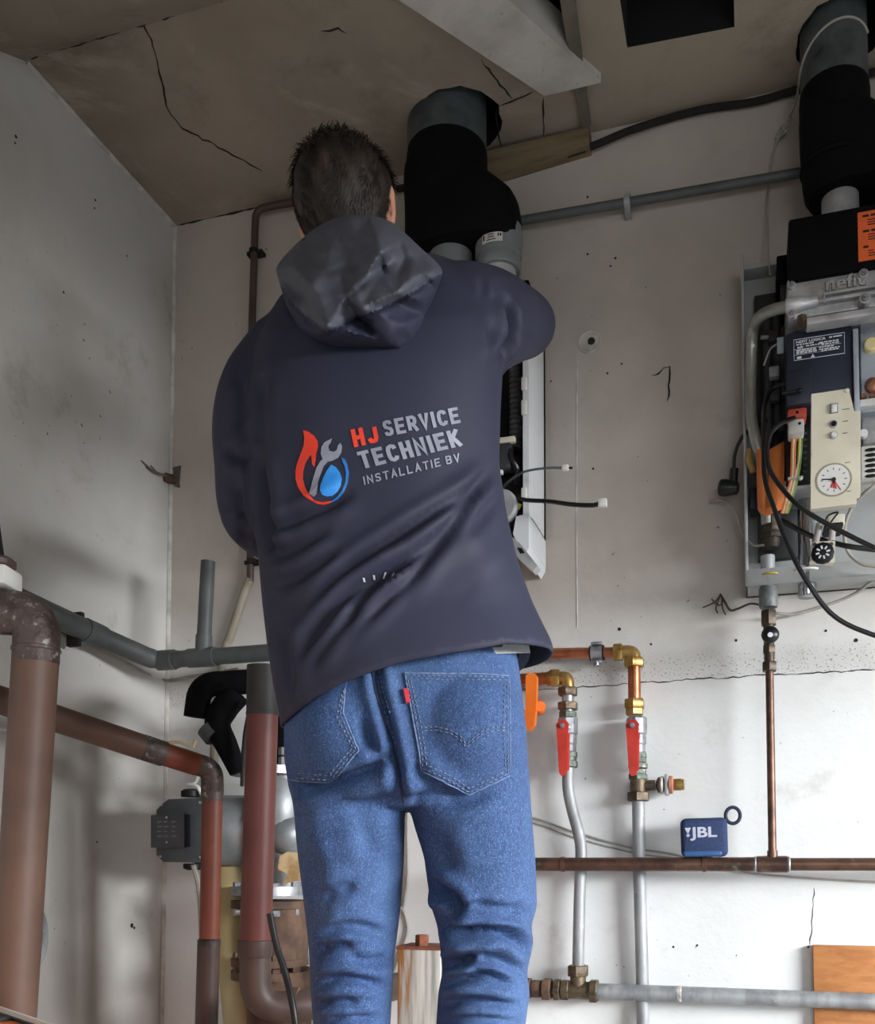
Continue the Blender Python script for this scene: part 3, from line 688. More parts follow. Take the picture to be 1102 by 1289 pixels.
# ---- circulation pump
dP = 1.97
pu = thing('circulation_pump', 'grey circulation pump with a dark terminal box behind the red pipes', 'pump', D(330, 1289, dP))
def u(n): return n*dP/FPX
RY_ = Matrix.Rotation(YAW, 3, 'Z')
M_term = mat('dark_slate_plastic', (60, 66, 70), (50, 56, 60), 16, .5)
ob = [(203, 1013), (212, 1006), (256, 1004), (256, 1086), (206, 1085), (197, 1076), (197, 1020)]
tb = mk('terminal_box', MB().prism([D(x, y, dP-.06) for x, y in ob], FW*.10), M_term, pu, 30)
mk('box_cover', MB().prism([D(x, y, dP-.085) for x, y in ((190, 1026), (232, 1024), (232, 1067), (190, 1067))], FW*.028), M_term, tb)
mk('cover_edge', MB().prism([D(x, y, dP-.079) for x, y in ((231.5, 1025), (236, 1026), (236, 1066), (231.5, 1066))], FW*.02), M_black, tb)
for x, y in ((203, 1013), (202, 1078), (252, 1010), (252, 1079), (210, 1029), (210, 1060)):
    mk('screw', MB().lathe(D(x, y, dP-(.062 if x not in (210,) else .0865)), -FW, [(0, .0028), (.0015, .0024)], 10), M_zinc, tb)
m = MB()
for j, (y, l_) in enumerate(((1034, 10), (1040, 12), (1046, 9), (1052, 12))):
    for x in (198, 206, 216): m.prism([D(x, y, dP-.0856), D(x+l_*.5, y-.4, dP-.0856), D(x+l_*.5, y+1, dP-.0856), D(x, y+1.4, dP-.0856)], FW*.0003)
mk('rating_print', m, mat('grey_print', (128, 132, 134), None, 20, .6), tb, 0)
mk('cable_gland', MB().lathe(D(240, 1003, dP), Z, [(0, .02), (.012, .02), (.016, .014)], 12), M_black, tb)
mk('cable_gland', MB().lathe(D(243, 1087, dP), -Z, [(0, .02), (.01, .02), (.014, .012)], 12), M_black, tb)
M_motor = mat('silver_motor_paint', (152, 156, 158), (126, 130, 132), 14, .45, .4, .1)
mk('motor', MB().lathe(D(250, 1046, dP+.04), RI, [(0, u(44)), (u(20), u(46)), (u(60), u(46)), (u(75), u(42)), (u(100), u(42))], 28), M_motor, pu)
mk('motor_flange', MB().lathe(D(322, 1046, dP+.04), RI, [(0, u(52)), (u(8), u(54)), (u(16), u(52))], 28), M_motor, pu)
mk('volute', MB().ell(D(352, 1018, dP), (u(34), u(40), u(58)), (RI, FW, Z)).tube([D(356, 970, dP), D(358, 1120, dP)], u(26), 20).ell(D(362, 1050, dP-.03), (u(26), u(26), u(26)), (RI, FW, Z)), M_motor, pu)
mk('label_scrap', MB().prism([D(x, y, dP-.075) for x, y in ((352, 1078), (362, 1072), (378, 1074), (380, 1108), (356, 1113), (362, 1100), (350, 1094))], FW*.002), mat('torn_paper', (190, 166, 126), (150, 120, 80), 40, .9), pu, 0)
for k_, (y, hh, mm) in enumerate(((1121, 11, M_zinc), (1138, 9, M_rust), (1210, 9, M_rust), (1226, 10, M_rust), (972, 10, M_zinc))):
    mk('flange', MB().lathe(D(340, y, dP), Z, [(-u(hh)/2, u(48)), (u(hh)/2, u(48))], 28), mm, pu)
for y in (1113, 1146, 1218, 1200):
    for a in (-2.6, -1.9, -1.2, -.5):
        p = D(340, y, dP)+RI*math.cos(a)*u(41)+FW*math.sin(a)*u(41)
        mk('bolt', MB().hexa(p, Z, u(8), u(6)), M_zinc if y < 1180 else M_rust, pu)
mk('rusty_neck', MB().tube([D(352, 1138, dP), D(352, 1210, dP)], u(36), 20).tube([D(352, 1220, dP), D(352, 1330, dP), D(352, 1735, dP)], u(40), 20), M_rust, pu)
for y in (958, 946): mk('top_stud', MB().lathe(D(358, y, dP-.05), Z, [(-.008, .012), (.008, .012)], 6), M_zinc, pu)
mk('top_pipe', MB().tube([D(356, 972, dP), D(356, 880, dP)], u(26), 18), M_foam, pu)
yb = D(330, 1200, 2.05)
tag(mk('yellow_pipe', MB().tube([D(288, 1090, 2.02), D(290, 1180, 2.02), D(301, 1289, 2.0), D(316, 1420, 1.98), D(330, 1700, 1.96)], 19*2.0/FPX, 18), mat('yellowed_paint', (188, 174, 138), (178, 158, 104), 4, .55, 0, .1, 50)), 'yellowed painted pipe standing behind the brown bend', 'pipe')
m = MB().tube(cr([D(192, 938, 1.98), D(222, 934, 1.98), D(240, 938, 1.98), D(246, 932, 1.98), D(243, 941, 1.98)]), .003, 8)
tag(mk('wall_wire', m, mat('yellowed_wire', (168, 152, 116), None, 20, .6)), 'short yellowed wire lying over the sloping brown pipe', 'wire')
tag(mk('wall_wire', MB().tube(cr([D(253, 965, 1.98), D(246, 985, 1.98), D(237, 988, 1.97), D(248, 990, 1.96), D(254, 1000, 1.96)]), .004, 8), M_white), 'white wire end curling above the pump terminal box', 'wire')
tag(mk('wall_wire', MB().tube(cr([D(243, 1088, 1.93), D(249, 1110, 1.95), D(252, 1140, 2.0), D(254, 1200, 2.04), D(255, 1300, 2.06)]), .0055, 8), M_greyw), 'pale cable dropping from the pump terminal box', 'wire')
# coil of metal conduit on the left wall
co = thing('metal_coil', 'ribbed metal hose loop on the left wall behind the thick brown pipe', 'hose', L(42, 1180, .03))
cc = L(42, 1180, .03)
for r_, t_ in ((.058, .0045), (.05, .003)):
    mk('loop', MB().tube([cc+Vector((0, math.cos(a)*r_*.55, math.sin(a)*r_*1.0)) for a in np.linspace(0, 2*math.pi, 41)], t_, 8), M_galv, co)
tag(mk('wall_wire', MB().tube(cr([L(-30, 912, .01), L(5, 918, .01), L(20, 922, .012), L(40, 925, .012)]), .004, 8), M_white), 'white cable end at the left edge behind the thick brown pipe', 'wire')
# rusty wall anchor in the corner
an = thing('wall_anchor', 'rusty anchor stub with cobweb fibres in the room corner', 'anchor', B(218, 605))
pa = B(219, 604, .0)
mk('stub', MB().lathe(pa, (-.1, -1, -.2), [(0, .012), (.03, .011), (.032, .007)], 12), M_rust, an)
mk('plate', MB().prism([pa+Vector((-.002, -.003, .03)), pa+Vector((.02, -.003, .032)), pa+Vector((.016, -.003, -.01)), pa+Vector((.018, -.003, -.022)), pa+Vector((.004, -.003, -.018))], (0, .003, 0)), mat('dusty_rag', (104, 96, 84), None, 60, .9, 0, .5), an)
for x, y in ((178, 580), (190, 586), (184, 588)):
    mk('fibre', MB().tube(cr([pa+Vector((0, -.02, 0)), L((x+208)/2, (y+600)/2+2, .006), L(x, y, .002)]), .0016, 6), mat('dusty_fibre', (120, 112, 100), None, 60, .9), an)
# orange tool cabinet at the lower left corner
c0, c1 = D(-125, 1220, 1.42), D(120, 1303, .89); c1.z = c0.z = (c0.z+c1.z)/2
ux = (c1-c0); fwv = Vector((ux.y, -ux.x, 0)).normalized(); fwv = -fwv if fwv.dot(FW) > 0 else fwv          # towards the camera
tc = thing('tool_cabinet', 'orange tool cabinet with pale metal rim at the lower left corner', 'cabinet', Vector((c0.x, c0.y, 0)))
def rimp(t, off, dz): return c0+(c1-c0)*t+fwv*off+Vector((0, 0, dz))
def slab(t0, t1, o0, o1, z0, z1): return MB().prism([rimp(t0, o0, z0), rimp(t1, o0, z0), rimp(t1, o1, z0), rimp(t0, o1, z0)], (0, 0, z1-z0))
mk('body', slab(.35, 1, .002, .32, -c0.z, -.012), M_orange, tc)
mk('gasket', slab(.35, 1, .004, .008, -.013, -.009), M_black, tc)
mk('rim', slab(.35, 1, 0, .004, -.012, -.004), mat('pale_metal_rim', (226, 224, 218), None, 10, .35, .2), tc)
mk('latch', slab(.70, .716, .008, .05, -.013, -.008), M_black, tc)
mk('clasp', slab(.655, .68, .03, .10, -.013, -.009), M_dkbrown, tc)
# ================================================================== boiler behind the man and its flue
bo = thing('wall_boiler', 'white wall boiler with its front removed behind the man', 'boiler', B(600, 720, .0))
M_case = mat('white_enamel', (214, 217, 220), (204, 207, 210), 8, .35)
BD = .16
xr_ = B(666, 560, BD).x; xl_ = xr_-.44
zt_, zb_ = B(666, 352, BD).z, B(666, 648, BD).z
mk('side_panel', MB().bx((xr_-.012, -.004, zb_-.0), (xr_, -BD, zt_)), M_case, bo)
mk('side_panel', MB().bx((xl_, -.004, zb_), (xl_+.012, -BD, zt_)), M_case, bo)
mk('back_panel', MB().bx((xl_, -.004, zb_), (xr_, -.02, zt_)), M_black, bo)
mk('top_panel', MB().bx((xl_, -.004, zt_-.012), (xr_, -BD, zt_)), M_case, bo)
for py in (483, 513, 622):
    mk('side_clip', MB().box(B(660, py, BD+.004), (.011, .006, .026 if py != 513 else .03), None, .002), M_white, bo)
mk('inner_block', MB().bx((xl_+.03, -.02, zb_+.02), (xr_-.03, -.10, zt_-.05), .01), M_black, bo)
mk('insulation', MB().lathe(B(608, 640, .09), Z, [(0, .035), (.004, .04), (.30, .04), (.31, .034)], 20), M_flueblack, bo)
hs = MB(); 
pth = [B(648+1.5*math.sin(i*.2), 565-i*6.5, .135) for i in range(19)]
hp = []; hr = []
for i in range(len(pth)-1):
    for j in range(4):
        t = j/4; hp.append(pth[i].lerp(pth[i+1], t)); hr.append(.013 if j % 4 < 2 else .0105)
mk('ribbed_hose', hs.tube(hp, hr, 12), mat('charcoal_hose', (66, 68, 72), (52, 54, 58), 20, .5), bo, 60)
mk('cream_tie', MB().box(B(637, 555, .155), (.04, .014, .0115), None, .002), M_cream, bo)
mk('grey_cover', MB().box(B(633, 577, .145), (.042, .03, .055), None, .006), mat('charcoal_plastic', (52, 54, 58), None, 20, .5), bo)
mk('dark_hose', MB().tube(cr([B(640, 560, .15), B(645, 578, .16), B(652, 592, .15), B(650, 610, .14)]), .005, 8), M_cable, bo)
mk('valve_knob', MB().lathe(B(632, 640, .15), -Y, [(0, .035), (.012, .035), (.016, .03)], 24), M_ltgrey, bo)
mk('yellow_tag', MB().box(B(652, 637, .15), (.014, .004, .012), Matrix.Rotation(.5, 3, 'Y'), .001), mat('yellow_tag', (206, 196, 70), None, 20, .5), bo)
mk('small_fitting', MB().lathe(B(647, 642, .15), (0, -1, .4), [(0, .008), (.014, .007)], 10), M_zinc, bo)
mk('white_clip', MB().box(B(630, 594, .15), (.012, .01, .012), None, .002), M_white, bo)
# lower bracket hanging out of the casing
mk('lower_panel', MB().prism([B(650, 650, BD), B(666, 646, BD), B(666, 690, BD), B(660, 700, BD), B(646, 672, BD)], (0, BD-.005, 0)), M_case, bo)
mk('lower_side', MB().bx((xr_-.006, -.004, B(681, 713, .02).z), (xr_+.0, -BD*.9, zb_+.003)), M_case, bo)
mk('bracket', MB().prism([B(646, 676, .17), B(655, 684, .17), B(677, 712, .17), B(671, 719, .17), B(656, 706, .17), B(642, 690, .17)], (0, .03, .0)), mat('galvanised_bracket', (186, 188, 188), None, 14, .4, .3), bo, 20)
mk('bracket_slot', MB().prism([B(651, 689, .1705), B(657, 690, .1705), B(661, 696, .1705), B(655, 697, .1705)], (0, .002, 0)), M_black, bo, 0)
def lead(name, pts, r, m, label, endpx):
    t = thing(name, label, 'wire', pts[0])
    mk('core', MB().tube(cr(pts), r, 8), m, t)
    d = (pts[-1]-pts[-2]).normalized()
    return t, pts[-1], d
t, e_, d_ = lead('sensor_lead', [B(630, 618, .13), B(640, 607, .16), B(660, 594, .2), B(690, 589, .21), B(708, 589, .21)], .0024, mat('grey_lead', (92, 100, 114), None, 20, .45), 'short grey lead with white plug poking out of the open boiler', None)
mk('plug', MB().box(e_+d_*.006, (.014, .009, .011), None, .002), M_white, t); mk('pin', MB().tube([e_+d_*.012, e_+d_*.02], .002, 6), M_black, t)
t, e_, d_ = lead('sensor_lead', [B(640, 622, .12), B(660, 629, .17), B(690, 631, .2), B(720, 635, .21), B(745, 636, .21), B(755, 634, .21)], .0042, M_cable, 'longer black lead with white plug poking out of the open boiler', None)
mk('plug', MB().box(e_+d_*.006, (.016, .011, .015), None, .0015), M_white, t)

# ---- flue of the man's boiler
fl = thing('boiler_flue', 'dull zinc and black flue rising through the ceiling beside the man', 'flue', FL1-Vector((0, 0, .6)))
yF = FL1.y
def PF(px, py):                                    # pixel on the flue's own distance from the wall
    return B(px, py, -yF)
xf = PF(563, 205).x; rF = (PF(611, 170).x-PF(516, 170).x)/2
cF = Vector((xf, yF, 0))
mk('duct', MB().lathe(Vector((xf, yF, PF(563, 215).z)), Z, [(0, rF), (H+.22-PF(563, 215).z, rF)], 32), M_duct, fl)
zA, zB_, zC, zD = PF(560, 192).z, PF(560, 222).z, PF(560, 275).z, PF(560, 318).z
mk('collar', MB().lathe(Vector((xf, yF, zB_-.05)), Z, [(0, rF*1.02), (zA-zB_+.03, rF*1.02), (zA-zB_+.05, rF*.99)], 32), M_flueblack, fl)
# black offset piece: wide oval below that carries both sockets
xs_ = PF(628, 320).x
G = []
def ring(cx, z, a, b, n=40): return [(cx+a*math.cos(2*math.pi*k_/n), yF-.0+b*math.sin(2*math.pi*k_/n), z) for k_ in range(n)]
xL, xR = xf-rF*1.04, PF(655, 290).x
for z, l_, r_, b in ((zB_+.0, xf-rF*1.02, xf+rF*1.02, rF), (PF(560, 236).z, xf-rF*1.04, xf+rF*1.04, rF), (PF(560, 252).z, xL, PF(632, 262).x, rF*.98), (PF(560, 266).z, xL, PF(648, 272).x, rF*.94), (zC, xL, xR-.004, rF*.92), (PF(560, 290).z, xL, xR, rF*.92), (zD, xL, xR, rF*.92), (zD-.012, xL+.01, xR-.01, rF*.86)):
    cx, a = (l_+r_)/2, (r_-l_)/2
    G.append([(cx+a*math.copysign(abs(math.cos(t))**.7, math.cos(t)), yF+b*math.copysign(abs(math.sin(t))**.8, math.sin(t)), z) for t in np.linspace(0, 2*math.pi, 48, endpoint=False)])
m = MB().grid(G, True); n_ = 48
m.f += [tuple(range(n_))[::-1], tuple((len(G)-1)*n_+k_ for k_ in range(n_))]
mk('offset_adapter', m, M_flueblack, fl, 50)
M_sock = mat('grey_socket_plastic', (124, 128, 130), (112, 116, 118), 12, .45)
zS = PF(628, 302).z; hS = zS-PF(628, 344).z; rS = (PF(657, 320).x-PF(599, 320).x)/2
so = mk('socket', MB().lathe((xs_, yF, zS), -Z, [(-.02, rS*.98), (0, rS*1.02), (hS*.14, rS*1.02), (hS*.18, rS*.98), (hS*.56, rS*.98), (hS*.6, rS*.88), (hS*.72, rS*.86), (hS*.76, rS*.94), (hS*.96, rS*.94), (hS, rS*.9)], 30), M_sock, fl)
mk('spigot', MB().lathe((xs_, yF, zS-hS*.9), -Z, [(0, rS*.74), (.10, rS*.74)], 28), mat('off_white_pipe', (205, 205, 202), None, 10, .45), fl)
m = MB(); a0, a1 = -2.05, -1.15
m.grid([[(xs_+rS*1.0*math.cos(a), yF+rS*1.0*math.sin(a), zS-hS*f_) for a in np.linspace(a0, a1, 8)] for f_ in (.22, .5)])
mk('label', m, M_white, so)
m = MB()
for i_, (b0, b1, f0, f1) in enumerate(((.06, .14, .26, .42), (.3, .6, .27, .30), (.3, .62, .34, .37), (.25, .7, .42, .45), (.78, .84, .27, .36), (.88, .95, .27, .36))):
    m.grid([[(xs_+rS*1.008*math.cos(a), yF+rS*1.008*math.sin(a), zS-hS*f_) for a in np.linspace(a0+(a1-a0)*b0, a0+(a1-a0)*b1, 4)] for f_ in (f0, f1)])
mk('label_print', m, M_pblack, so)
x2 = PF(568, 330).x
mk('socket', MB().lathe((x2, yF, zD), -Z, [(-.01, rS*.9), (.006, rS*.92), (.02, rS*.92), (.028, rS*.84), (.09, rS*.84)], 28), M_sock, fl)

# ================================================================== right flue
fr = thing('boiler_flue', 'zinc and black flue with wire loop above the right boiler', 'flue', FL2-Vector((0, 0, .5)))
yG = FL2.y
def PG(px, py): return B(px, py, -yG)
xg_ = PG(1050, 90).x; rG = (PG(1093, 80).x-PG(1007, 80).x)/2
zz0 = PG(1050, 118).z
mk('duct', MB().lathe((xg_, yG, zz0-.02), Z, [(0, rG), (H+.22-zz0, rG)], 32), M_duct, fr)
mk('collar', MB().lathe((xg_, yG, PG(1050, 160).z), Z, [(0, rG*1.05), (.05, rG*1.05), (PG(1050, 116).z-PG(1050, 160).z, rG*1.02)], 32), M_flueblack, fr)
zt, zb = PG(1050, 150).z, PG(1050, 252).z
xq = PG(1190, 200).x
G = []
for z, l_, r_ in ((zt, xg_-rG*1.06, xg_+rG*1.05), (zt-.03, xg_-rG*1.05, xg_+rG*1.6), (zt-.05, xg_-rG*1.05, xq), (zt-.09, xg_-rG*1.02, xq+.01), (zb+.04, xg_-rG*1.0, xq+.01), (zb+.012, xg_-rG*.93, xq), (zb, xg_-rG*.8, xq-.02)):
    cx, a = (l_+r_)/2, (r_-l_)/2
    G.append([(cx+a*math.copysign(abs(math.cos(t))**.7, math.cos(t)), yG+rG*1.0*math.copysign(abs(math.sin(t))**.8, math.sin(t)), z) for t in np.linspace(0, 2*math.pi, 48, endpoint=False)])
m = MB().grid(G, True); m.f += [tuple(range(n_))[::-1], tuple((len(G)-1)*n_+k_ for k_ in range(n_))]
mk('offset_adapter', m, M_flueblack, fr, 50)
mk('band', MB().lathe((xg_, yG, PG(1050, 212).z), Z, [(-.004, rG*1.04), (0, rG*1.07), (.004, rG*1.04)], 32), M_flueblack, fr)
for px in (1058, 1150): mk('spigot', MB().lathe((PG(px, 255).x, yG, zb-.05), Z, [(0, rG*.55), (.06, rG*.55)], 24), M_alu, fr)
# wire looped around the duct and hanging down to the boiler
wl = []
for a in np.linspace(-.35, -math.pi+.12, 16):
    wl.append(Vector((xg_+rG*1.03*math.cos(a), yG+rG*1.03*math.sin(a), PG(1093, 58).z-.045*(abs(a)/math.pi)**1.3 + .03*math.sin(abs(a)))))
wl += [B(1003, 125, .06), B(994, 150, .03), B(987, 162, .02), B(975, 190, .015), B(968, 240, .012), B(967, 300, .03), B(970, 348, .06)]
wr = thing('tie_wire', 'thin grey wire looped round the right flue and hanging to the boiler', 'wire', B(968, 240))
mk('strand', MB().tube(cr(wl, 5), .0022, 8), M_greyw, wr)
mk('knot', MB().tube(cr([B(1001, 130, .055), B(993, 148, .035), B(996, 152, .03), B(986, 160, .02), B(990, 165, .018), B(978, 174, .012), B(984, 160, .014)]), .003, 8), M_greyw, wr)

# ================================================================== right boiler, opened
nb = thing('wall_boiler', 'opened wall boiler with orange sticker and cream gauge panel at right', 'boiler', B(1000, 738))
def nbx(name, pl, pr, pt_, pb, o0, o1, m, bev=.002, par=None):
    a, b = bbox(pl, pr, pt_, pb, o0, o1); return mk(name, MB().bx(a, b, bev), m, par or nb)
M_plate = mat('grey_back_plate', (172, 175, 174), (156, 158, 157), 6, .5)
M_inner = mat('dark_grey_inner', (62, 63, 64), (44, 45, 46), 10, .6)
TD = .085
xt0 = B(936, 540, 0).x; xt1 = xt0+.42
zt0, zt1 = B(940, 738, TD).z, B(938, 345, .02).z
mk('back_plate', MB().bx((xt0, -.001, zt0), (xt1, -.012, zt1)), M_plate, nb)
rim = MB().bx((xt0, -.001, zt0), (xt0+.006, -TD, zt1-.0), .002).bx((xt0, -.001, zt0), (xt1, -TD, zt0+.006), .002).bx((xt0, -TD+.004, zt0), (xt1, -TD, zt0+.032), .001).bx((xt0, -.001, zt1-.01), (xt1, -.05, zt1), .002)
mk('tray_rim', rim, M_plate, nb)
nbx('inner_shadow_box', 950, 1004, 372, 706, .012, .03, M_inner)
top = nbx('burner_hood', 993, 1300, 276, 354, .03, .21, M_flueblack, .004)
ab, bb = bbox(993, 1300, 276, 354, .03, .21)
yf = bb.y
a, b = B(1080, 268, .2105), B(1079, 330, .2105)
st_w = .125
stk = mk('sticker', MB().bx((a.x, yf-.0006, b.z), (a.x+st_w, yf-.0001, a.z)), M_sticker, top, 0)
m = MB()
hh = a.z-b.z
# rows of small unreadable print: short bars
for f_, h_, n_w in ((.07, .045, 2), (.17, .02, 4), (.22, .02, 5), (.27, .02, 4), (.38, .045, 2), (.47, .02, 5), (.52, .02, 4), (.57, .02, 5), (.70, .045, 1), (.80, .02, 4), (.85, .02, 5), (.90, .02, 3)):
    x = a.x+.008+(.008 if h_ < .03 else 0)
    for _ in range(n_w):
        l_ = random.uniform(.008, .02); m.bx((x, yf-.0009, a.z-hh*(f_+h_)), (x+l_, yf-.0006, a.z-hh*f_)); x += l_+.003
mk('sticker_print', m, M_pblack, top, 0)
nbx('side_bracket', 978, 994, 322, 352, .03, .12, M_flueblack)
nbx('side_bracket', 983, 994, 352, 382, .03, .10, M_inner)
# cast aluminium exchanger
hx = nbx('heat_exchanger', 991, 1300, 352, 403, .03, .20, M_alu, .004)
xA = bb.x; a, b = bbox(991, 1300, 352, 403, .03, .20); yf = b.y
mk('upper_rib', MB().bx((B(1010, 380, .212).x, yf+.002, B(1010, 384, .212).z), (b.x, yf-.012, B(1010, 379, .212).z), .002).bx((B(1037, 370, .212).x, yf+.002, B(1037, 371, .212).z), (b.x, yf-.012, B(1037, 368, .212).z), .001), M_alu, hx)
mk('lower_lip', MB().bx((B(1016, 405, .225).x, yf+.002, B(1016, 409, .225).z), (b.x, yf-.026, B(1016, 400, .225).z), .002), M_alu, hx)
mk('rib_end', MB().bx((B(1037, 370, .212).x, yf, B(1037, 381, .212).z), (B(1039, 370, .212).x, yf-.012, B(1037, 367, .212).z), .001), M_alu, hx)
for px, py, r_, l_ in ((997, 361, .0055, .006), (1087, 347, .0065, .008), (997, 397, .0055, .006), (1088, 384, .008, .022)):
    p = B(px, py, .20)
    bs = mk('boss', MB().lathe(p, -Y, [(-.002, r_*1.3), (l_, r_*1.2)], 16), M_alu, hx)
    mk('screw', MB().lathe(p, -Y, [(l_, r_*.9), (l_+.004, r_*.85)], 12).hexa(p-Y*(l_+.005), -Y, .006, r_*.5), M_zinc, hx)
m = MB(); p = B(1040, 367, .2003)
V, F = text_tris('nefit  t', .02)
wd, ht = .098, .024
vs = [p+X*(wd*q0)+Z*(ht*q1) for q0, q1 in V]
m.add(vs+[v_-Y*.0025 for v_ in vs], F+[[i+len(vs) for i in f_] for f_ in F])
es = {}
for f_ in F:
    for i in range(3):
        e_ = (f_[i], f_[(i+1) % 3]); es[e_] = 1
for (i, j) in es:
    if (j, i) not in es: m.add([vs[i], vs[j], vs[j]-Y*.0025, vs[i]-Y*.0025], [(0, 1, 2, 3)])
mk('cast_lettering', m, M_alu, hx, 0)
V, F = text_tris('nefit  t', .05)  # larger dark letters paint the shade around the raised lettering
mk('lettering_shade', MB().add([p+X*(-.0012+(wd+.0024)*q0)+Z*(-.001+(ht+.002)*q1)-Y*.0006 for q0, q1 in V], F), mat('letter_shade_grey', (96, 97, 99), None, 30, .6), hx, 0)
p = B(1001, 384, .205)
mk('inlet', MB().lathe(p+Vector((-.012, 0, 0)), X, [(-.004, .012), (.0, .014), (.022, .014), (.026, .011), (.05, .010)], 16), M_alu, nb)
mk('brass_plug', MB().hexa(B(1010, 405, .21), Z, .02, .009), M_oldbrass, nb)
mk('steel_pipe', MB().tube(cr([B(992, 386, .2), B(975, 390, .19), B(957, 399, .16), B(948, 418, .12), B(946, 460, .10), B(946, 520, .10), B(952, 555, .10), B(960, 590, .09), B(966, 660, .08)], 8), .0105, 14), mat('satin_pipe', (172, 172, 164), (148, 148, 140), 16, .35, .5), nb)
# dark vertical hoses and bits left of the control unit
for k_, (x0, x1, y0, y1, o_, r_) in enumerate(((966, 968, 400, 560, .07, .009), (977, 980, 395, 540, .06, .012), (986, 986, 415, 545, .06, .010))):
    mk('inner_hose', MB().tube([B(x0, y0, o_), B(x1, y1, o_)], r_, 12), M_inner, nb)
for px, py in ((975, 470), (976, 500), (974, 425)): mk('hose_clip', MB().box(B(px, py, .085), (.02, .02, .022), None, .004), M_ltgrey if py == 470 else M_inner, nb)
mk('side_pin', MB().tube([B(958, 425, .09), B(975, 424, .09)], .004, 8), M_ltgrey, nb)
mk('side_tab', MB().box(B(983, 435, .16), (.012, .004, .03), None, .001), mat('pale_blue_tab', (168, 180, 190), None, 10, .4), nb)
mk('thin_wire', MB().tube(cr([B(979, 433, .15), B(970, 440, .13), B(962, 460, .11)]), .002, 6), M_greyw, nb)
# navy control unit
cu_ = nbx('control_unit', 990, 1074, 420, 514, .03, .19, M_navy, .003)
a, b = bbox(990, 1074, 420, 514, .03, .19); yf = b.y
l0, l1, l2 = B(999.5, 428, .1905), B(999.5, 454, .1905), B(1064, 440, .1905)
x0_, x1_, zt, zb = l0.x, l2.x, l0.z, l1.z
W_, H_ = x1_-x0_, zt-zb
m = MB(); y_ = yf-.0004
def bar(fx0, fx1, fz0, fz1): m.bx((x0_+W_*fx0, y_, zb+H_*fz0), (x0_+W_*fx1, y_-.0002, zb+H_*fz1))
bar(0, 1, .985, 1.01); bar(0, 1, -.01, .015); bar(0, .007, 0, 1); bar(.993, 1, 0, 1); bar(0, .93, .50, .515); bar(0, .62, .24, .252)
text_on(m, 'NEFIT LOGICA', (x0_+W_*.05, y_, zb+H_*.80), (W_*.58, 0, 0), (0, 0, H_*.13), .03)
bar(.70, .76, .84, .9); bar(.78, .95, .85, .91)
text_on(m, 'adr', (x0_+W_*.07, y_, zb+H_*.55), (W_*.13, 0, 0), (0, 0, H_*.13), .03)
for fz, x0b in ((.71, .05), (.60, .24), (.43, .05), (.36, .05), (.66, .5), (.56, .55), (.43, .5), (.33, .5), (.25, .55), (.29, .05)):
    x = x0b
    for _ in range(5):
        l_ = random.uniform(.03, .09)
        if x+l_ > (.94 if x0b > .3 else .46 if fz < .5 else .93): break
        bar(x, x+l_, fz, fz+.05); x += l_+.015
bar(.06, .15, .05, .16); bar(.34, .41, .04, .09); m.add([(x0_+W_*.35, y_, zb+H_*.09), (x0_+W_*.40, y_, zb+H_*.09), (x0_+W_*.375, y_, zb+H_*.2)], [(0, 1, 2)])
mk('rating_label', m, M_print, cu_, 0)
nbx('unit_recess', 990, 1022, 467, 511, .15, .197, mat('dark_navy', (26, 32, 46), None, 9, .45), .002)
mk('recess_pin', MB().tube([B(985, 495, .205), B(1006, 492, .205)], .0028, 8).ell(B(1007, 491.5, .206), (.005, .004, .005)), M_black, nb)
nbx('edge_strip', 1074, 1082, 414, 520, .05, .195, mat('pale_blue_steel', (170, 178, 188), None, 8, .35, .2), .001)
nbx('burner_panel', 1083, 1300, 404, 520, .03, .15, mat('pale_grey_steel', (176, 182, 188), (160, 166, 172), 8, .4, .2), .002)
mk('cream_knob', MB().lathe(B(1096, 437, .15), -Y, [(0, .0125), (.012, .012), (.014, .010)], 20), mat('cream_knob', (222, 206, 150), None, 10, .4), nb)
mk('copper_lug', MB().ell(B(1098, 485, .155), (.012, .01, .014)).box(B(1088, 499, .155), (.009, .008, .008)).box(B(1099, 498, .155), (.009, .008, .008)), mat('brown_lugs', (150, 100, 74), (100, 66, 50), 90, .5, .4, .4, 200), nb)
nbx('white_rail', 1083, 1300, 503, 512, .1, .165, M_white, .001)
nbx('valve_body', 1084, 1300, 515, 560, .02, .13, M_alu, .01)
# terminal block and connectors
tbk = nbx('terminal_block', 989, 1021, 518, 608, .03, .15, M_black, .002)
for i in range(7):
    mk('terminal', MB().box(B(1001, 548+i*8, .152), (.006, .004, .004)).box(B(1014, 546+i*8, .152), (.006, .004, .004)), M_inner, tbk)
nbx('red_connector', 992, 1016, 515, 527, .12, .185, mat('red_connector', (206, 84, 66), None, 10, .45), .003)
nbx('white_connector', 993, 1013, 528, 546, .12, .185, M_white, .004)
for px, py in ((1004, 519), (1007, 533)): mk('connector_hole', MB().lathe(B(px, py, .1852), -Y, [(0, .0028), (.0006, .0028)], 10), M_black, nb)
nbx('lower_bracket', 985, 1022, 606, 618, .03, .13, M_ltgrey, .001)
nbx('blue_black_block', 944, 958, 614, 640, .03, .08, M_navy, .002)
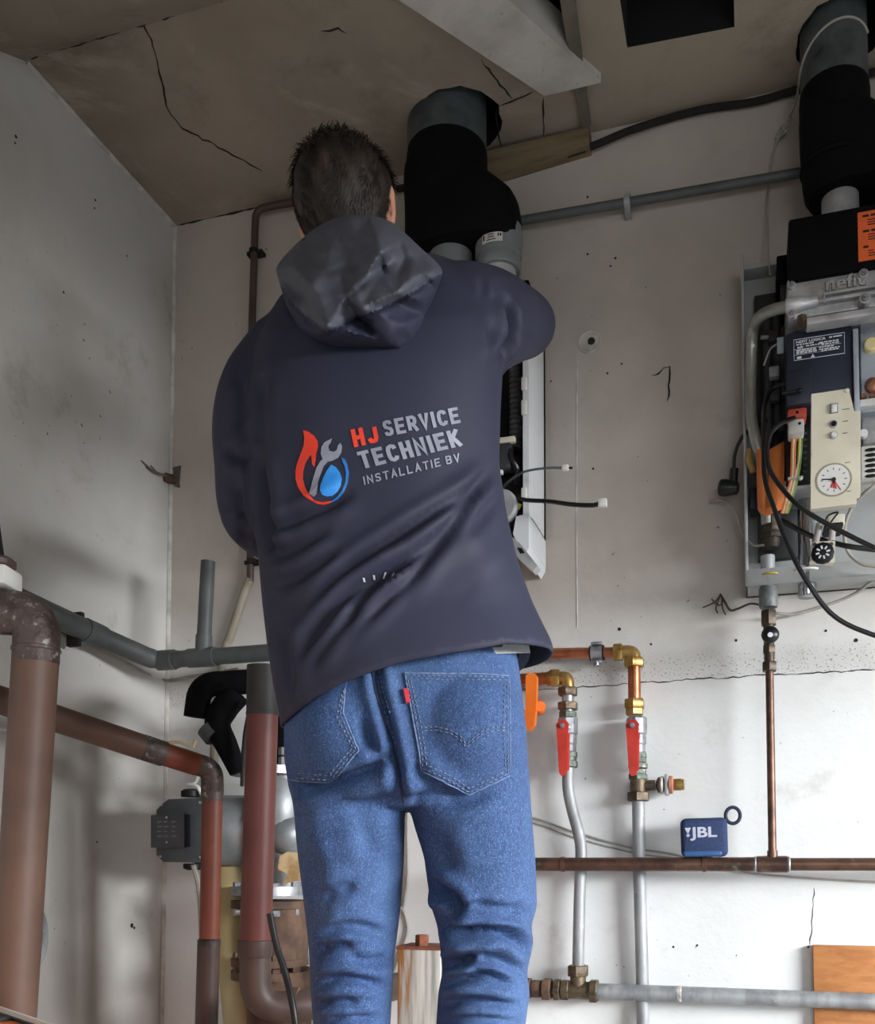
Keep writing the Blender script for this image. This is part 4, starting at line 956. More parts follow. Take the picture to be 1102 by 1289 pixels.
# orange ribbon cables
M_rib = mat('orange_ribbon', (214, 126, 62), (196, 108, 50), 40, .5, stretch=(9, 1, .2))
def sheet(name, pl, pr, off, m, th=.002, n=10):
    """bent flat strip from left and right pixel lists"""
    G0 = []
    for (a_, b_, o0, o1) in zip(pl, pr, off, off[1:]+off[-1:]):
        G0.append([B(a_[0]+(b_[0]-a_[0])*t, a_[1]+(b_[1]-a_[1])*t, o0+.006*math.sin(math.pi*t)) for t in np.linspace(0, 1, n)])
    mb = MB().grid(G0); mb.grid([[p_+Vector((0, th, 0)) for p_ in r_] for r_ in G0])
    return mk(name, mb, m, nb)
sheet('ribbon_cable', [(953, 566), (953, 600), (954, 640), (957, 646)], [(966, 564), (967, 600), (970, 640), (966, 649)], [.12, .125, .12, .11], M_rib)
sheet('ribbon_cable', [(969, 566), (968, 600), (966, 640), (966, 649)], [(988, 555), (988, 590), (988, 632), (984, 641)], [.115, .13, .13, .12], M_rib)
mk('ribbon_side', MB().tube(cr([B(944, 567, .09), B(943, 578, .1), B(949, 594, .1)]), .006, 8), mat('ochre_sleeve', (180, 150, 84), None, 20, .6), nb)
for i, (x0, x1, x2, c) in enumerate(((998, 996, 984, (232, 130, 60)), (1000, 998, 986, (240, 232, 214)), (1002, 1000, 987, (232, 140, 76)), (1007, 1004, 990, (214, 206, 96)), (1010, 1005, 992, (112, 150, 72)), (1009, 1002, 990, (236, 234, 220)))):
    mk('signal_wire', MB().tube(cr([B(x0, 549+i % 3, .155), B(x0-1, 570, .165), B(x1, 600, .17), B((x1+x2)/2, 625, .165), B(x2, 646, .15)]), .0022, 6), mat('wire_%d' % i, c, c, 10, .45), nb)
mk('wire_tie', MB().box(B(1002, 602, .172), (.026, .008, .003)).ell(B(1008, 602, .176), (.004, .004, .004)), M_white, nb)
# gas valve, chrome pipe and lower fittings inside the tray
mk('inner_valve', MB().hexa(B(972, 660, .07), Z, .03, .019).lathe(B(971, 690, .07), Z, [(0, .013), (.012, .017), (.03, .018), (.045, .013)], 14).hexa(B(971, 676, .07), Z, .01, .021), mat('grimy_brass', (84, 74, 62), (56, 50, 44), 40, .55, .4, .3), nb)
mk('yellow_ring', MB().lathe(B(970, 726, .07), Z, [(0, .021), (.003, .021), (.004, .015)], 20), mat('yellow_seal', (190, 168, 70), None, 20, .5), nb)
M_chrome = mat('chrome_pipe', (190, 192, 198), (160, 162, 170), 10, .15, .95)
zc1 = B(1016, 752, .07).z
mk('chrome_pipe', MB().lathe((B(1015, 640, .07).x, -.07, zc1), Z, [(0, .0165), (.002, .0175), (.024, .0175), (.026, .0155), (B(1015, 620, .07).z-zc1, .0155)], 22), M_chrome, nb)
mk('white_collar', MB().lathe(B(1015, 721, .07), Z, [(0, .026), (.003, .027), (.006, .019)], 22), M_white, nb)
# cream control panel with thermometer
poly = [(1022, 496), (1069, 489), (1076, 518), (1084, 517), (1084, 622), (1079, 624), (1079, 634), (1021, 641)]
OPN = .245
cp = mk('gauge_panel', MB().prism([B(x, y, OPN) for x, y in poly], (0, .016, 0)), M_cream, nb, 25)
gc = B(1050, 604, OPN); gr = .0265
mk('gauge_bezel', MB().lathe(gc, -Y, [(-.004, gr*1.1), (.001, gr*1.1), (.001, gr), (-.0005, gr)], 32, cap=False), mat('tan_bezel', (168, 160, 138), None, 10, .5), cp)
mk('gauge_dial', MB().lathe(gc, -Y, [(-.002, gr), (.0006, gr)], 32), M_white, cp)
m = MB()
for i in range(12):
    a_ = 2*math.pi*i/12; m.box(gc+Vector((math.cos(a_)*gr*.72, -.0008, math.sin(a_)*gr*.72)), (.004, .0003, .0012), Matrix.Rotation(-a_, 3, 'Y'))
mk('dial_marks', m, M_pblack, cp, 0)
m = MB(); m.box(gc+Vector((-gr*.35, -.0013, gr*.06)), (gr*.75, .0004, .0018), Matrix.Rotation(.1, 3, 'Y')).lathe(gc+Vector((0, -.001, 0)), -Y, [(0, .0038), (.003, .0032)], 12)
mk('needle', m, M_pblack, cp, 0)
m = MB()
for a_, l_ in ((-1.6, .62), (-1.35, .7), (-1.9, .6), (-1.05, .95)): m.box(gc+Vector((math.cos(a_)*gr*l_*.5, -.001, math.sin(a_)*gr*l_*.5)), (gr*l_*.8, .0003, .0026 if l_ < .9 else .0012), Matrix.Rotation(-a_, 3, 'Y'))
mk('red_zone', m, mat('gauge_red', (205, 56, 66), None, 10, .5), cp, 0)
mk('rocker_switch', MB().box(B(1050.5, 514, OPN+.001), (.014, .004, .017), None, .0005), M_ltgrey, cp); mk('rocker_key', MB().box(B(1050.5, 514, OPN+.004), (.009, .003, .013), None, .001), M_white, cp)
for py, mm in ((534, M_black), (548, M_white)):
    p = B(1050, py, OPN); mk('button_ring', MB().lathe(p, -Y, [(0, .0068), (.002, .0065), (.0022, .005)], 18), M_ltgrey, cp)
    mk('button', MB().lathe(p-Y*.002, -Y, [(0, .0048), (.003, .004)], 14), mm, cp)
m = MB()
for x, y, l_ in ((1061, 516, .011), (1061, 531, .009), (1061, 546, .008), (1064, 583, .009), (1066, 619, .007)): p = B(x, y, OPN+.0004); m.bx(p, p+Vector((l_, -.0003, .0012)))
mk('panel_print', m, mat('grey_marks', (110, 106, 96), None, 10, .6), cp, 0)
mk('panel_screw', MB().lathe(B(1067, 492, OPN), -Y, [(0, .004), (.002, .0035)], 12).lathe(B(1025, 571, OPN), -Y, [(0, .004), (.001, .004)], 12), M_cream, cp)
# dial module hanging below the panel
dm = mk('dial_module', MB().prism([B(x, y, .2) for x, y in ((1024, 682), (1052, 681), (1051, 708), (1020, 706))], (0, .02, 0)), M_cream, nb, 25)
dc = B(1036, 697, .2)
mk('dial_knob', MB().lathe(dc, -Y, [(0, .0195), (.006, .019), (.008, .016)], 12), M_black, dm)
m = MB()
for i in range(8):
    a_ = 2*math.pi*i/8+.2; m.box(dc+Vector((math.cos(a_)*.009, -.0085, math.sin(a_)*.009)), (.006, .0004, .003), Matrix.Rotation(-a_, 3, 'Y'))
mk('dial_print', m, M_print, dm, 0)
for px, py in ((1026, 685), (1036, 685), (1047, 685)): mk('module_hole', MB().lathe(B(px, py, .2005), -Y, [(0, .0035), (.0005, .0035)], 10), M_dkbrown, dm)
nbx('relay', 1043, 1064, 648, 662, .14, .19, M_cream, .002); nbx('relay_base', 1038, 1062, 659, 664, .14, .195, M_black, .001)
mk('relay_wires', MB().tube(cr([B(1038, 666, .19), B(1042, 650, .2), B(1055, 645, .21), B(1048, 655, .21), B(1036, 672, .2)]), .0016, 6), M_cable, nb)
for x0, x1 in ((1030, 1027), (1047, 1047)): mk('clear_tube', MB().tube([B(x0+2, 660, .18), B(x1, 684, .185)], .006, 10), M_clear, nb)
# white terminal strip at the right edge
ts = nbx('terminal_strip', 1084, 1180, 562, 603, .15, .2, M_white, .002)
m = MB()
for i in range(6): m.ell(B(1097, 566+i*6.6, .201), (.010, .002, .0032)); m.ell(B(1113, 564+i*6.6, .201), (.010, .002, .0032))
mk('strip_slots', m, M_black, ts)
mk('strip_knob', MB().lathe(B(1087, 548, .18), -Y, [(0, .0075), (.01, .007)], 14), M_white, nb)
# ---- loose cables of the opened boiler
def cable(pts, r, m, label, name='boiler_cable', n=10):
    tag(mk(name, MB().tube(cr(pts, n), r, 10), m), label, 'cable')
cable([B(1000, 526, .19), B(985, 532, .22), B(971, 545, .24), B(966, 565, .25), B(969, 590, .26), B(985, 615, .27), B(1010, 640, .28), B(1050, 664, .28), B(1102, 690, .28), B(1160, 716, .28)], .0042, M_cable, 'black cable arching from the red connector across to the right edge')
cable([B(1010, 480, .15), B(975, 488, .13), B(963, 510, .15), B(962, 540, .22), B(963, 600, .25), B(975, 640, .26), B(992, 685, .27), B(1015, 730, .27), B(1050, 775, .26), B(1102, 800, .25), B(1170, 816, .24)], .0042, M_cable, 'long black cable sweeping down past the orange ribbon and boiler tray')
cable([B(985, 655, .1), B(1020, 674, .14), B(1060, 686, .2), B(1102, 692, .2), B(1170, 697, .2)], .0048, M_cable, 'straight black cable passing behind the dial module')
cable([B(1150, 570, .17), B(1102, 610, .18), B(1076, 634, .16), B(1064, 664, .14), B(1067, 692, .12), B(1082, 708, .12), B(1102, 713, .12), B(1160, 718, .12)], .0032, M_greyw, 'grey cable curving down in front of the boiler tray')
cable([B(978, 772, .03), B(1000, 773, .02), B(1040, 762, .02), B(1075, 748, .03), B(1102, 730, .05), B(1160, 700, .06)], .003, M_greyw, 'brown grey cable looping under the boiler tray', 'boiler_cable')
t = thing('capillary_wire', 'frayed thin wire ends sticking out of wall left of the gas fitting', 'wire', B(905, 755))
mk('strand', MB().tube(cr([B(960, 762, .05), B(945, 760, .02), B(930, 766, .012), B(920, 768, .01), B(913, 758, .012), B(907, 748, .004)]), .0022, 7), M_dkbrown, t)
for e2 in ([(907, 749), (900, 758), (885, 765)], [(907, 750), (902, 765), (904, 772)], [(909, 752), (910, 765), (914, 774)], [(911, 756), (906, 762), (896, 754)]):
    mk('frayed_end', MB().tube(cr([B(x, y, .006) for x, y in e2]), .0014, 6), M_dkbrown, t)
t = thing('cable_plug', 'black cable with a round plug hanging left of the right boiler', 'plug', B(918, 625, .03))
mk('lead', MB().tube(cr([B(966, 528, .09), B(950, 537, .08), B(935, 550, .07), B(926, 570, .06), B(924, 592, .05)]), .0035, 8), M_cable, t)
mk('strain_relief', MB().tube([B(925, 590, .05), B(922, 618, .045)], .0085, 12), M_cable, t)
mk('plug_body', MB().lathe(B(906, 614, .05), (1, -.15, -.2), [(0, .014), (.003, .0165), (.014, .0165), (.022, .0145), (.036, .012), (.038, .008)], 16), M_cable, t)
mk('white_core', MB().tube(cr([B(893, 630, .02), B(907, 629, .03), B(918, 633, .04), B(928, 648, .05), B(936, 672, .06), B(948, 686, .07), B(962, 686, .08)]), .0024, 7), M_greyw, t)
# ================================================================== the man
DP = 1.33                                          # distance of the middle of his body
FH = Vector((FW.x, FW.y, 0)).normalized(); RH = RI
def prow(Lx, Ly, Rx, Ry, d=DP, th=.125, sag=0.0, n=44, pw=.85):
    """horizontal slice of the body: left and right outline pixels, half thickness"""
    out = []
    for k_ in range(n):
        a = 2*math.pi*k_/n; c, s = math.cos(a), math.sin(a)
        c = math.copysign(abs(c)**pw, c); s = math.copysign(abs(s)**pw, s)
        px = (Lx+Rx)/2+(Rx-Lx)/2*c; t = (c+1)/2
        py = Ly+(Ry-Ly)*t+sag*(1-c*c)
        side = D(px, py, d); back = D(px, py, d-th*abs(s))
        p = side+FH*(th*s); out.append(Vector((p.x, p.y, back.z)))
    return out
def loft(mb, rows):
    n = len(rows[0]); G = [r for r in rows]
    o = len(mb.v); mb.grid(G, True)
    mb.f += [tuple(o+i for i in range(n))[::-1], tuple(o+(len(G)-1)*n+i for i in range(n))]
    return mb
def tubeD(mb, pts, rad, seg=20, n=6):
    """limb through (px, py, depth) points with radii in metres"""
    P = cr([D(*p) for p in pts], n)
    t = np.linspace(0, len(pts)-1, len(P)); R = list(np.interp(t, range(len(rad)), rad))
    d0, d1 = (P[0]-P[1]).normalized(), (P[-1]-P[-2]).normalized()
    P = [P[0]+d0*R[0]*.8, P[0]+d0*R[0]*.5]+P+[P[-1]+d1*R[-1]*.5, P[-1]+d1*R[-1]*.8]
    R = [R[0]*.45, R[0]*.85]+R+[R[-1]*.85, R[-1]*.45]
    return mb.tube(P, R, seg)
def remesh(mb, vox, it=6, fac=.5):
    me = bpy.data.meshes.new('tmp'); me.from_pydata([tuple(p) for p in mb.v], [], mb.f)
    bm = bmesh.new(); bm.from_mesh(me); bmesh.ops.recalc_face_normals(bm, faces=bm.faces); bm.to_mesh(me); bm.free()
    o = bpy.data.objects.new('tmp', me); COL.objects.link(o)
    r = o.modifiers.new('r', 'REMESH'); r.mode = 'VOXEL'; r.voxel_size = vox
    if it: s_ = o.modifiers.new('s', 'SMOOTH'); s_.iterations = it; s_.factor = fac
    dg = bpy.context.evaluated_depsgraph_get(); ev = o.evaluated_get(dg); m2 = ev.to_mesh()
    V = np.empty(len(m2.vertices)*3); m2.vertices.foreach_get('co', V)
    F = [tuple(p.vertices) for p in m2.polygons]; V = V.reshape(-1, 3).copy()
    bpy.data.objects.remove(o); bpy.data.meshes.remove(me)
    return V, F
def vnormals(V, F):
    N = np.zeros_like(V)
    Q = np.array([f if len(f) == 4 else (f[0], f[1], f[2], f[2]) for f in F])
    n = np.cross(V[Q[:, 2]]-V[Q[:, 0]], V[Q[:, 3]]-V[Q[:, 1]])
    for i in range(4): np.add.at(N, Q[:, i], n)
    return N/np.maximum(np.linalg.norm(N, axis=1, keepdims=True), 1e-9)
def pdist(px, py, line):
    d = np.full(len(px), 1e9); tt = np.zeros(len(px)); n = len(line)-1
    for i in range(n):
        (x0, y0), (x1, y1) = line[i], line[i+1]
        t = np.clip(((px-x0)*(x1-x0)+(py-y0)*(y1-y0))/((x1-x0)**2+(y1-y0)**2+1e-9), 0, 1)
        q = np.hypot(px-x0-t*(x1-x0), py-y0-t*(y1-y0))
        tt = np.where(q < d, (i+t)/n, tt); d = np.minimum(d, q)
    return d, tt
def smooth_line(l, n=6):
    return [(p.x, p.y) for p in cr([Vector((a, b, 0)) for a, b in l], n)]
def folds(V, F, lines, side=True):
    """push the cloth in and out along fold lines (position, depth in metres, half width)"""
    N = vnormals(V, F); px, py, z = proj(V)
    vd = V-np.array(CAM); vd /= np.linalg.norm(vd, axis=1, keepdims=True)
    face = np.clip(-(N*vd).sum(1)*2.5, 0, 1) if side else np.ones(len(V))
    disp = np.zeros(len(V))
    for l, amp, wd in lines:
        q, t = pdist(px, py, smooth_line(l))
        env = np.clip(np.minimum(t, 1-t)*5, 0, 1)
        e = np.exp(-(q/wd)**2)
        # a groove with a soft raised lip on both sides
        disp += 1.5*env*amp*(e-.45*np.exp(-((q-2.1*wd)/(1.3*wd))**2))
    return V+N*(disp*face)[:, None]
def arr_mb(V, F):
    m = MB(); m.v = [tuple(p) for p in V]; m.f = list(F); return m
def fbm(V, s, seed):
    r = np.random.default_rng(seed); out = np.zeros(len(V))
    for o_ in range(3):
        for _ in range(5):
            k_ = r.normal(size=3); k_ *= s*2**o_*r.uniform(.6, 1.4)/np.linalg.norm(k_); out += np.sin(V@k_+r.uniform(0, 6.28))/2**o_/5
    return out

man = thing('person', 'man in dark jacket and blue jeans seen from behind, working at the boiler', 'person', Vector((D(500, 1500, DP).x, D(500, 1500, DP).y, .57)))
ZF = .57                                           # soles on the step platform
def pz(z, d): return PY0-FPX*((z-CAM.z)-d*FW.z)/(d*UP.z)   # photo row of a height at a distance
# ---- materials
def cloth():
    k = NT('charcoal_softshell')
    c = k.mix(k.ramp(k.noise(4, 5), .3, .7), lin((50, 51, 68)), lin((43, 44, 60)))
    k.bump(k.noise(900, 2), .12, .001)
    k.b.inputs['Specular IOR Level'].default_value = .22
    return k.fin(c, .62)
M_jacket = cloth()
M_hoodin = mat('hood_lining', (72, 74, 84), (64, 66, 76), 6, .6, 0, .08, 500)
M_inside = mat('jacket_inside', (44, 44, 52), None, 20, .8)
def denim(name, c0, c1, c2):
    k = NT(name)
    v = k.mapping((1, 1, .45))
    f = k.ramp(k.noise(330, 3, .7, vec=v), .36, .66)
    c = k.mix(f, lin(c0), lin(c1))
    c = k.mix(k.math('MULTIPLY', k.ramp(k.noise(5, 4, .6), .42, .72), .6), c, lin(c2))
    c = k.mix(k.math('MULTIPLY', k.ramp(k.noise(520, 2, .6), .55, .68), .5), c, lin((112, 142, 184)))
    c = k.mix(k.math('MULTIPLY', k.ramp(k.noise(11, 4, .6), .5, .75), .35), c, lin((36, 58, 100)))
    k.bump(k.noise(420, 3, .6, vec=v), .35, .0015)
    return k.fin(c, .85)
M_denim = denim('blue_denim', (34, 57, 98), (52, 80, 124), (70, 98, 140))
M_thread = mat('pale_seam_thread', (122, 132, 148), (86, 98, 120), 160, .9)
M_dthread = mat('dark_seam_thread', (30, 40, 66), None, 90, .8)
def skinm():
    k = NT('skin')
    c = k.mix(k.ramp(k.noise(30, 4), .35, .7), lin((208, 150, 124)), lin((190, 128, 104)))
    k.b.inputs['Subsurface Weight'].default_value = .15; k.b.inputs['Subsurface Radius'].default_value = (.01, .004, .002)
    return k.fin(c, .5)
M_skin = skinm()

# ---- jacket: torso and sleeves grown into one surface, then cut along the hem
HEM = [(300, 935), (357, 904), (395, 878), (430, 857), (470, 840), (510, 827), (560, 818), (620, 811), (694, 803), (760, 800)]
hx_, hy_ = zip(*HEM)
m = MB()
loft(m, [prow(430, 318, 540, 316, 1.34, .06), prow(390, 340, 585, 332, 1.34, .085), prow(354, 374, 622, 357, 1.34, .10), prow(332, 414, 634, 396, DP, .115), prow(322, 460, 634, 450, DP, .125),
         prow(316, 520, 630, 520, DP, .13), prow(318, 580, 628, 580, DP, .13), prow(324, 640, 636, 640, DP, .13), prow(330, 700, 652, 705, DP, .132),
         prow(334, 755, 671, 758, DP, .138), prow(341, 815, 686, 790, DP, .148, -8), prow(350, 870, 694, 806, DP, .155, -16), prow(357, 906, 697, 822, DP, .158, -20), prow(362, 950, 698, 870, DP, .158, -20)])
# left sleeve hangs, elbow bent, forearm towards the boiler
LARM = [(362, 448, 1.34), (327, 487, 1.34), (312, 530, 1.33), (313, 590, 1.33), (322, 645, 1.35), (352, 665, 1.45), (412, 640, 1.58)]
tubeD(m, LARM, [.060, .055, .050, .0485, .051, .05, .042])
# right sleeve lifted sideways and forward, forearm back in to the flue
RARM = [(585, 408, 1.34), (615, 405, 1.42), (642, 406, 1.52), (662, 409, 1.60), (652, 400, 1.66), (622, 388, 1.69)]
tubeD(m, RARM, [.082, .073, .063, .052, .05, .045])
m.ell(D(606, 418, 1.38), (.055, .06, .075), (RI, FH, Z))
JV, JF = remesh(m, .0065, 9)
JF_lines = [
 ([(427, 800), (466, 745), (538, 686), (592, 628), (625, 582)], -.010, 7), ([(385, 768), (430, 722), (502, 673), (574, 628), (612, 594)], -.008, 7),
 ([(340, 670), (385, 650), (448, 618)], -.008, 8), ([(371, 838), (403, 790), (443, 745), (484, 720), (520, 700)], -.010, 8),
 ([(430, 812), (484, 758), (529, 713), (565, 673), (605, 630)], -.006, 6), ([(353, 780), (360, 830), (366, 885)], -.007, 8), ([(345, 740), (385, 720), (430, 690)], -.006, 8),
 ([(390, 845), (425, 795), (455, 765)], -.006, 6), ([(340, 700), (370, 690), (420, 660)], -.006, 9),
 ([(637, 372), (641, 395), (641, 421), (634, 440), (628, 455)], -.014, 5), ([(618, 400), (620, 425), (622, 455)], -.004, 5), ([(648, 418), (662, 424), (672, 428)], -.004, 4),
 ([(322, 560), (330, 610), (338, 668), (338, 700)], -.012, 8), ([(330, 470), (326, 520), (326, 570)], -.006, 9),
 ([(300, 610), (306, 650), (316, 690)], -.006, 6), ([(282, 560), (300, 575), (318, 580)], -.004, 7), ([(280, 640), (300, 655), (322, 652)], -.005, 7),
 ([(300, 470), (306, 510), (300, 545)], -.004, 7), ([(605, 352), (608, 362), (609, 372)], -.003, 4), ([(560, 640), (600, 690), (630, 720)], .003, 20),
 ([(500, 760), (545, 700), (600, 655), (632, 610)], -.004, 8)]
JV = folds(JV, JF, JF_lines)
JV = JV+vnormals(JV, JF)*(fbm(JV, 22, 3)*.0018)[:, None]
px, py, _ = proj(JV)
hem_at = lambda x: np.interp(x, hx_, hy_)
# front of the hem hangs at the height of the back hem
dcen = (JV-np.array(CAM))@np.array(FW)
def hem_row(x, d):                                  # photo row of the hem at distance d (same height as at the back)
    h = hem_at(x); return PY0+(h-PY0)*(np.minimum(1.2, d)/np.maximum(d, 1.2))
hr_ = hem_row(px, dcen)
keepv = py < hr_+1
KF = [f for f in JF if all(keepv[i] for i in f)]
cnt = {}
for f in KF:
    for i in range(len(f)):
        e_ = tuple(sorted((f[i], f[(i+1) % len(f)]))); cnt[e_] = cnt.get(e_, 0)+1
bd = sorted({i for e_, c_ in cnt.items() if c_ == 1 for i in e_})
for i in bd:                                       # draw the cut edge onto the hem line
    dy = (hr_[i]-py[i]); JV[i, 2] -= dy*dcen[i]/FPX
nb_ = {i: set() for i in bd}
for e_, c_ in cnt.items():
    if c_ == 1: nb_[e_[0]].add(e_[1]); nb_[e_[1]].add(e_[0])
for _ in range(4):
    old = JV.copy()
    for i in bd:
        if nb_[i]: JV[i, :2] = old[i, :2]*.5+np.mean([old[j, :2] for j in nb_[i]], axis=0)*.5
px, py, _ = proj(JV); dcen = (JV-np.array(CAM))@np.array(FW); hr_ = hem_row(px, dcen)
for i in bd: JV[i, 2] -= (hr_[i]-py[i])*dcen[i]/FPX
used = sorted({i for f in KF for i in f}); rem = {i: k_ for k_, i in enumerate(used)}
JV2 = JV[used]; JF2 = [tuple(rem[i] for i in f) for f in KF]
jk = mk('jacket', arr_mb(JV2, JF2), M_jacket, man, 180)
jk['label'] = 'dark slate softshell jacket with printed back'
jk.data.materials.append(M_inside)
sm = jk.modifiers.new('cloth_thickness', 'SOLIDIFY'); sm.thickness = .0035; sm.offset = -1; sm.material_offset = 1; sm.material_offset_rim = 0
BVJ = BVHTree.FromPolygons([Vector(p) for p in JV2], JF2)
def onto(bvh, px, py, lift, fallback=DP-.1):
    r = ray(px, py).normalized(); h = bvh.ray_cast(CAM, r)
    if h[0] is None: return D(px, py, fallback)
    n = h[1]
    if n.dot(r) > 0: n = -n
    return h[0]+n*lift
# ---- hood lying on the back: crisp facets between a few measured points (px, py, distance)
hood_out = [(440, 271), (466, 271), (492, 279), (512, 295), (532, 314), (552, 332), (557, 345), (550, 366), (536, 398), (522, 428), (506, 439), (470, 438), (430, 437), (398, 430), (376, 412), (361, 384), (351, 352), (349, 335), (368, 312), (392, 291), (414, 278)]
hood_in = [(480, 316, 1.132), (393, 360, 1.150), (430, 345, 1.176), (402, 386, 1.150), (446, 360, 1.134), (500, 345, 1.172), (517, 352, 1.145), (412, 411, 1.125), (499, 368, 1.122), (440, 322, 1.178), (520, 322, 1.195), (486, 334, 1.178), (462, 346, 1.150), (436, 374, 1.145), (420, 300, 1.195), (372, 338, 1.215), (505, 305, 1.19), (448, 296, 1.185), (530, 345, 1.165),
           (455, 387, 1.122), (548, 340, 1.19), (405, 422, 1.178), (450, 400, 1.176), (501, 382, 1.172), (550, 352, 1.19), (455, 421, 1.158), (506, 408, 1.155), (485, 430, 1.170), (386, 400, 1.195), (533, 378, 1.185), (478, 345, 1.160), (474, 294, 1.165), (408, 340, 1.175), (385, 375, 1.20)]
def hood_edge(x, y): return 1.200+(.10 if x < 455 and y < 380 else .028 if y > 340 else .06)*((x-455)/105)**2+(.025*min(1, (305-y)/30) if y < 305 else 0)
cps = [(x, y, hood_edge(x, y)) for x, y in hood_out]+hood_in
tv, _, tf, _, _, _ = delaunay_2d_cdt([Vector((x, y)) for x, y, _ in cps], [], [], 0, 1e-5)
tdep = [min(cps, key=lambda c_: (c_[0]-v.x)**2+(c_[1]-v.y)**2)[2] for v in tv]
def facet(x, y):
    best = None
    for f in tf:
        a, b, c = (tv[i] for i in f); dt = (b.y-c.y)*(a.x-c.x)+(c.x-b.x)*(a.y-c.y)
        if abs(dt) < 1e-9: continue
        u_ = ((b.y-c.y)*(x-c.x)+(c.x-b.x)*(y-c.y))/dt; v_ = ((c.y-a.y)*(x-c.x)+(a.x-c.x)*(y-c.y))/dt; w_ = 1-u_-v_
        if min(u_, v_, w_) > -1e-4: return u_*tdep[f[0]]+v_*tdep[f[1]]+w_*tdep[f[2]]
    return hood_edge(x, y)
ho = [(p.x, p.y) for p in cr([Vector((a, b, 0)) for a, b in hood_out+hood_out[:1]], 5)][:-1]
P = [Vector(p) for p in ho]; n_ = len(P); pts_ = list(P)
for gx in np.arange(350, 558, 3.0):
    for gy in np.arange(271, 440, 3.0):
        if inside((gx, gy), ho) and min((gx-p[0])**2+(gy-p[1])**2 for p in ho) > 5: pts_.append(Vector((gx+random.uniform(-.4, .4), gy+random.uniform(-.4, .4))))
hv, _, hf, *_r = delaunay_2d_cdt(pts_, [(i, (i+1) % n_) for i in range(n_)], [], 1, 1e-4)
hf = [tuple(f) for f in hf if inside(sum((hv[i] for i in f), Vector((0, 0)))/len(f), ho)]
dep = np.array([facet(p.x, p.y) for p in hv]); edge_ = np.array([min(math.hypot(p.x-q_[0], p.y-q_[1]) for q_ in ho) for p in hv])
nbr = [set() for _ in hv]
for f in hf:
    for i in range(3): nbr[f[i]] |= {f[(i+1) % 3], f[(i+2) % 3]}
for _ in range(1): dep = np.array([.5*dep[i]+.5*np.mean([dep[j] for j in nbr[i]]) for i in range(len(dep))])
P2 = np.array([[p.x, p.y] for p in hv])
for l_, amp, wd in (([(372, 386), (410, 417), (440, 405), (475, 390), (515, 370), (552, 346)], .011, 3.5), ([(482, 320), (480, 332), (485, 346)], .010, 3.5), ([(395, 366), (400, 385), (404, 395)], .006, 3), ([(430, 392), (448, 366), (470, 348)], .005, 3), ([(405, 345), (430, 338), (460, 330)], .005, 5), ([(425, 300), (438, 312), (452, 310)], .004, 4), ([(498, 300), (508, 322), (500, 350)], .006, 4), ([(420, 428), (455, 410), (500, 395)], .004, 5), ([(420, 352), (445, 356), (460, 366)], .004, 4), ([(515, 372), (508, 400), (500, 430)], .003, 8)):
    q_, t_ = pdist(P2[:, 0], P2[:, 1], smooth_line(l_)); dep = dep+amp*np.exp(-(q_/wd)**2)*np.clip(np.minimum(t_, 1-t_)*7, 0, 1)
dep = dep+.004*np.sin(P2[:, 0]*.11+P2[:, 1]*.07)*np.sin(P2[:, 1]*.13-P2[:, 0]*.05)
dep = dep+.012*np.clip(1-edge_/7, 0, 1)**2            # rolled edge
back_ = dep+.012+.055*np.clip(edge_/40, 0, 1)
m = MB(); N_ = len(hv)
m.v = [tuple(D(p.x, p.y, d_)) for p, d_ in zip(hv, dep)]+[tuple(D(p.x, p.y, d_)) for p, d_ in zip(hv, back_)]
m.f = hf+[tuple(i+N_ for i in f[::-1]) for f in hf]
cn = {}
for f in hf:
    for i in range(3): cn[(f[i], f[(i+1) % 3])] = 1
m.f += [(i, j, j+N_, i+N_) for (i, j) in cn if (j, i) not in cn]
hood = mk('hood', m, M_jacket, man, 60)
hood.data.materials.append(M_hoodin)
for p_ in hood.data.polygons:                       # the crumpled lining above, the outer cloth below the fold
    qx, qy, _q = proj(np.array([p_.center+ORG[hood.name]])); yb_ = np.interp(qx[0], [349, 372, 410, 440, 475, 515, 552, 560], [352, 386, 417, 405, 390, 370, 346, 344])
    if qy[0] < yb_: p_.material_index = 1; hood['label'] = 'crumpled hood hanging on the back'
# ---- prints on the jacket back
def cloth_print(name, V2, F, m, lift=.0012, label=None):
    """V2: photo positions of the print on the cloth"""
    mb = MB(); mb.v = [tuple(onto(BVJ, x, y, lift)) for x, y in V2]; mb.f = [tuple(f) for f in F]
    o = mk(name, mb, m, jk, 0, fix=False)
    if label: o['label'] = label
    return o
def poly_print(name, poly, m, step=5, **kw):
    """filled outline, cut into small triangles so it lies on the cloth"""
    P = [Vector(p) for p in poly]; n = len(P); xs = [p.x for p in P]; ys = [p.y for p in P]
    pts_ = list(P); ed = [(i, (i+1) % n) for i in range(n)]
    for gx in np.arange(min(xs), max(xs), step):
        for gy in np.arange(min(ys), max(ys), step):
            if inside((gx, gy), poly): pts_.append(Vector((gx, gy)))
    v_, _, f_, *_r = delaunay_2d_cdt(pts_, ed, [], 1, 1e-4)
    f_ = [f for f in f_ if inside(sum((v_[i] for i in f), Vector((0, 0)))/len(f), poly)]
    return cloth_print(name, [tuple(p) for p in v_], f_, m, **kw)
M_pred = mat('red_print', (226, 66, 44), (210, 58, 40), 30, .4); M_pgrey = mat('grey_print_cloth', (146, 149, 162), (126, 129, 142), 30, .3); M_pblue = mat('blue_print', (54, 146, 226), (46, 134, 214), 30, .4); M_pblue2 = mat('deep_blue_print', (40, 116, 190), None, 30, .4)
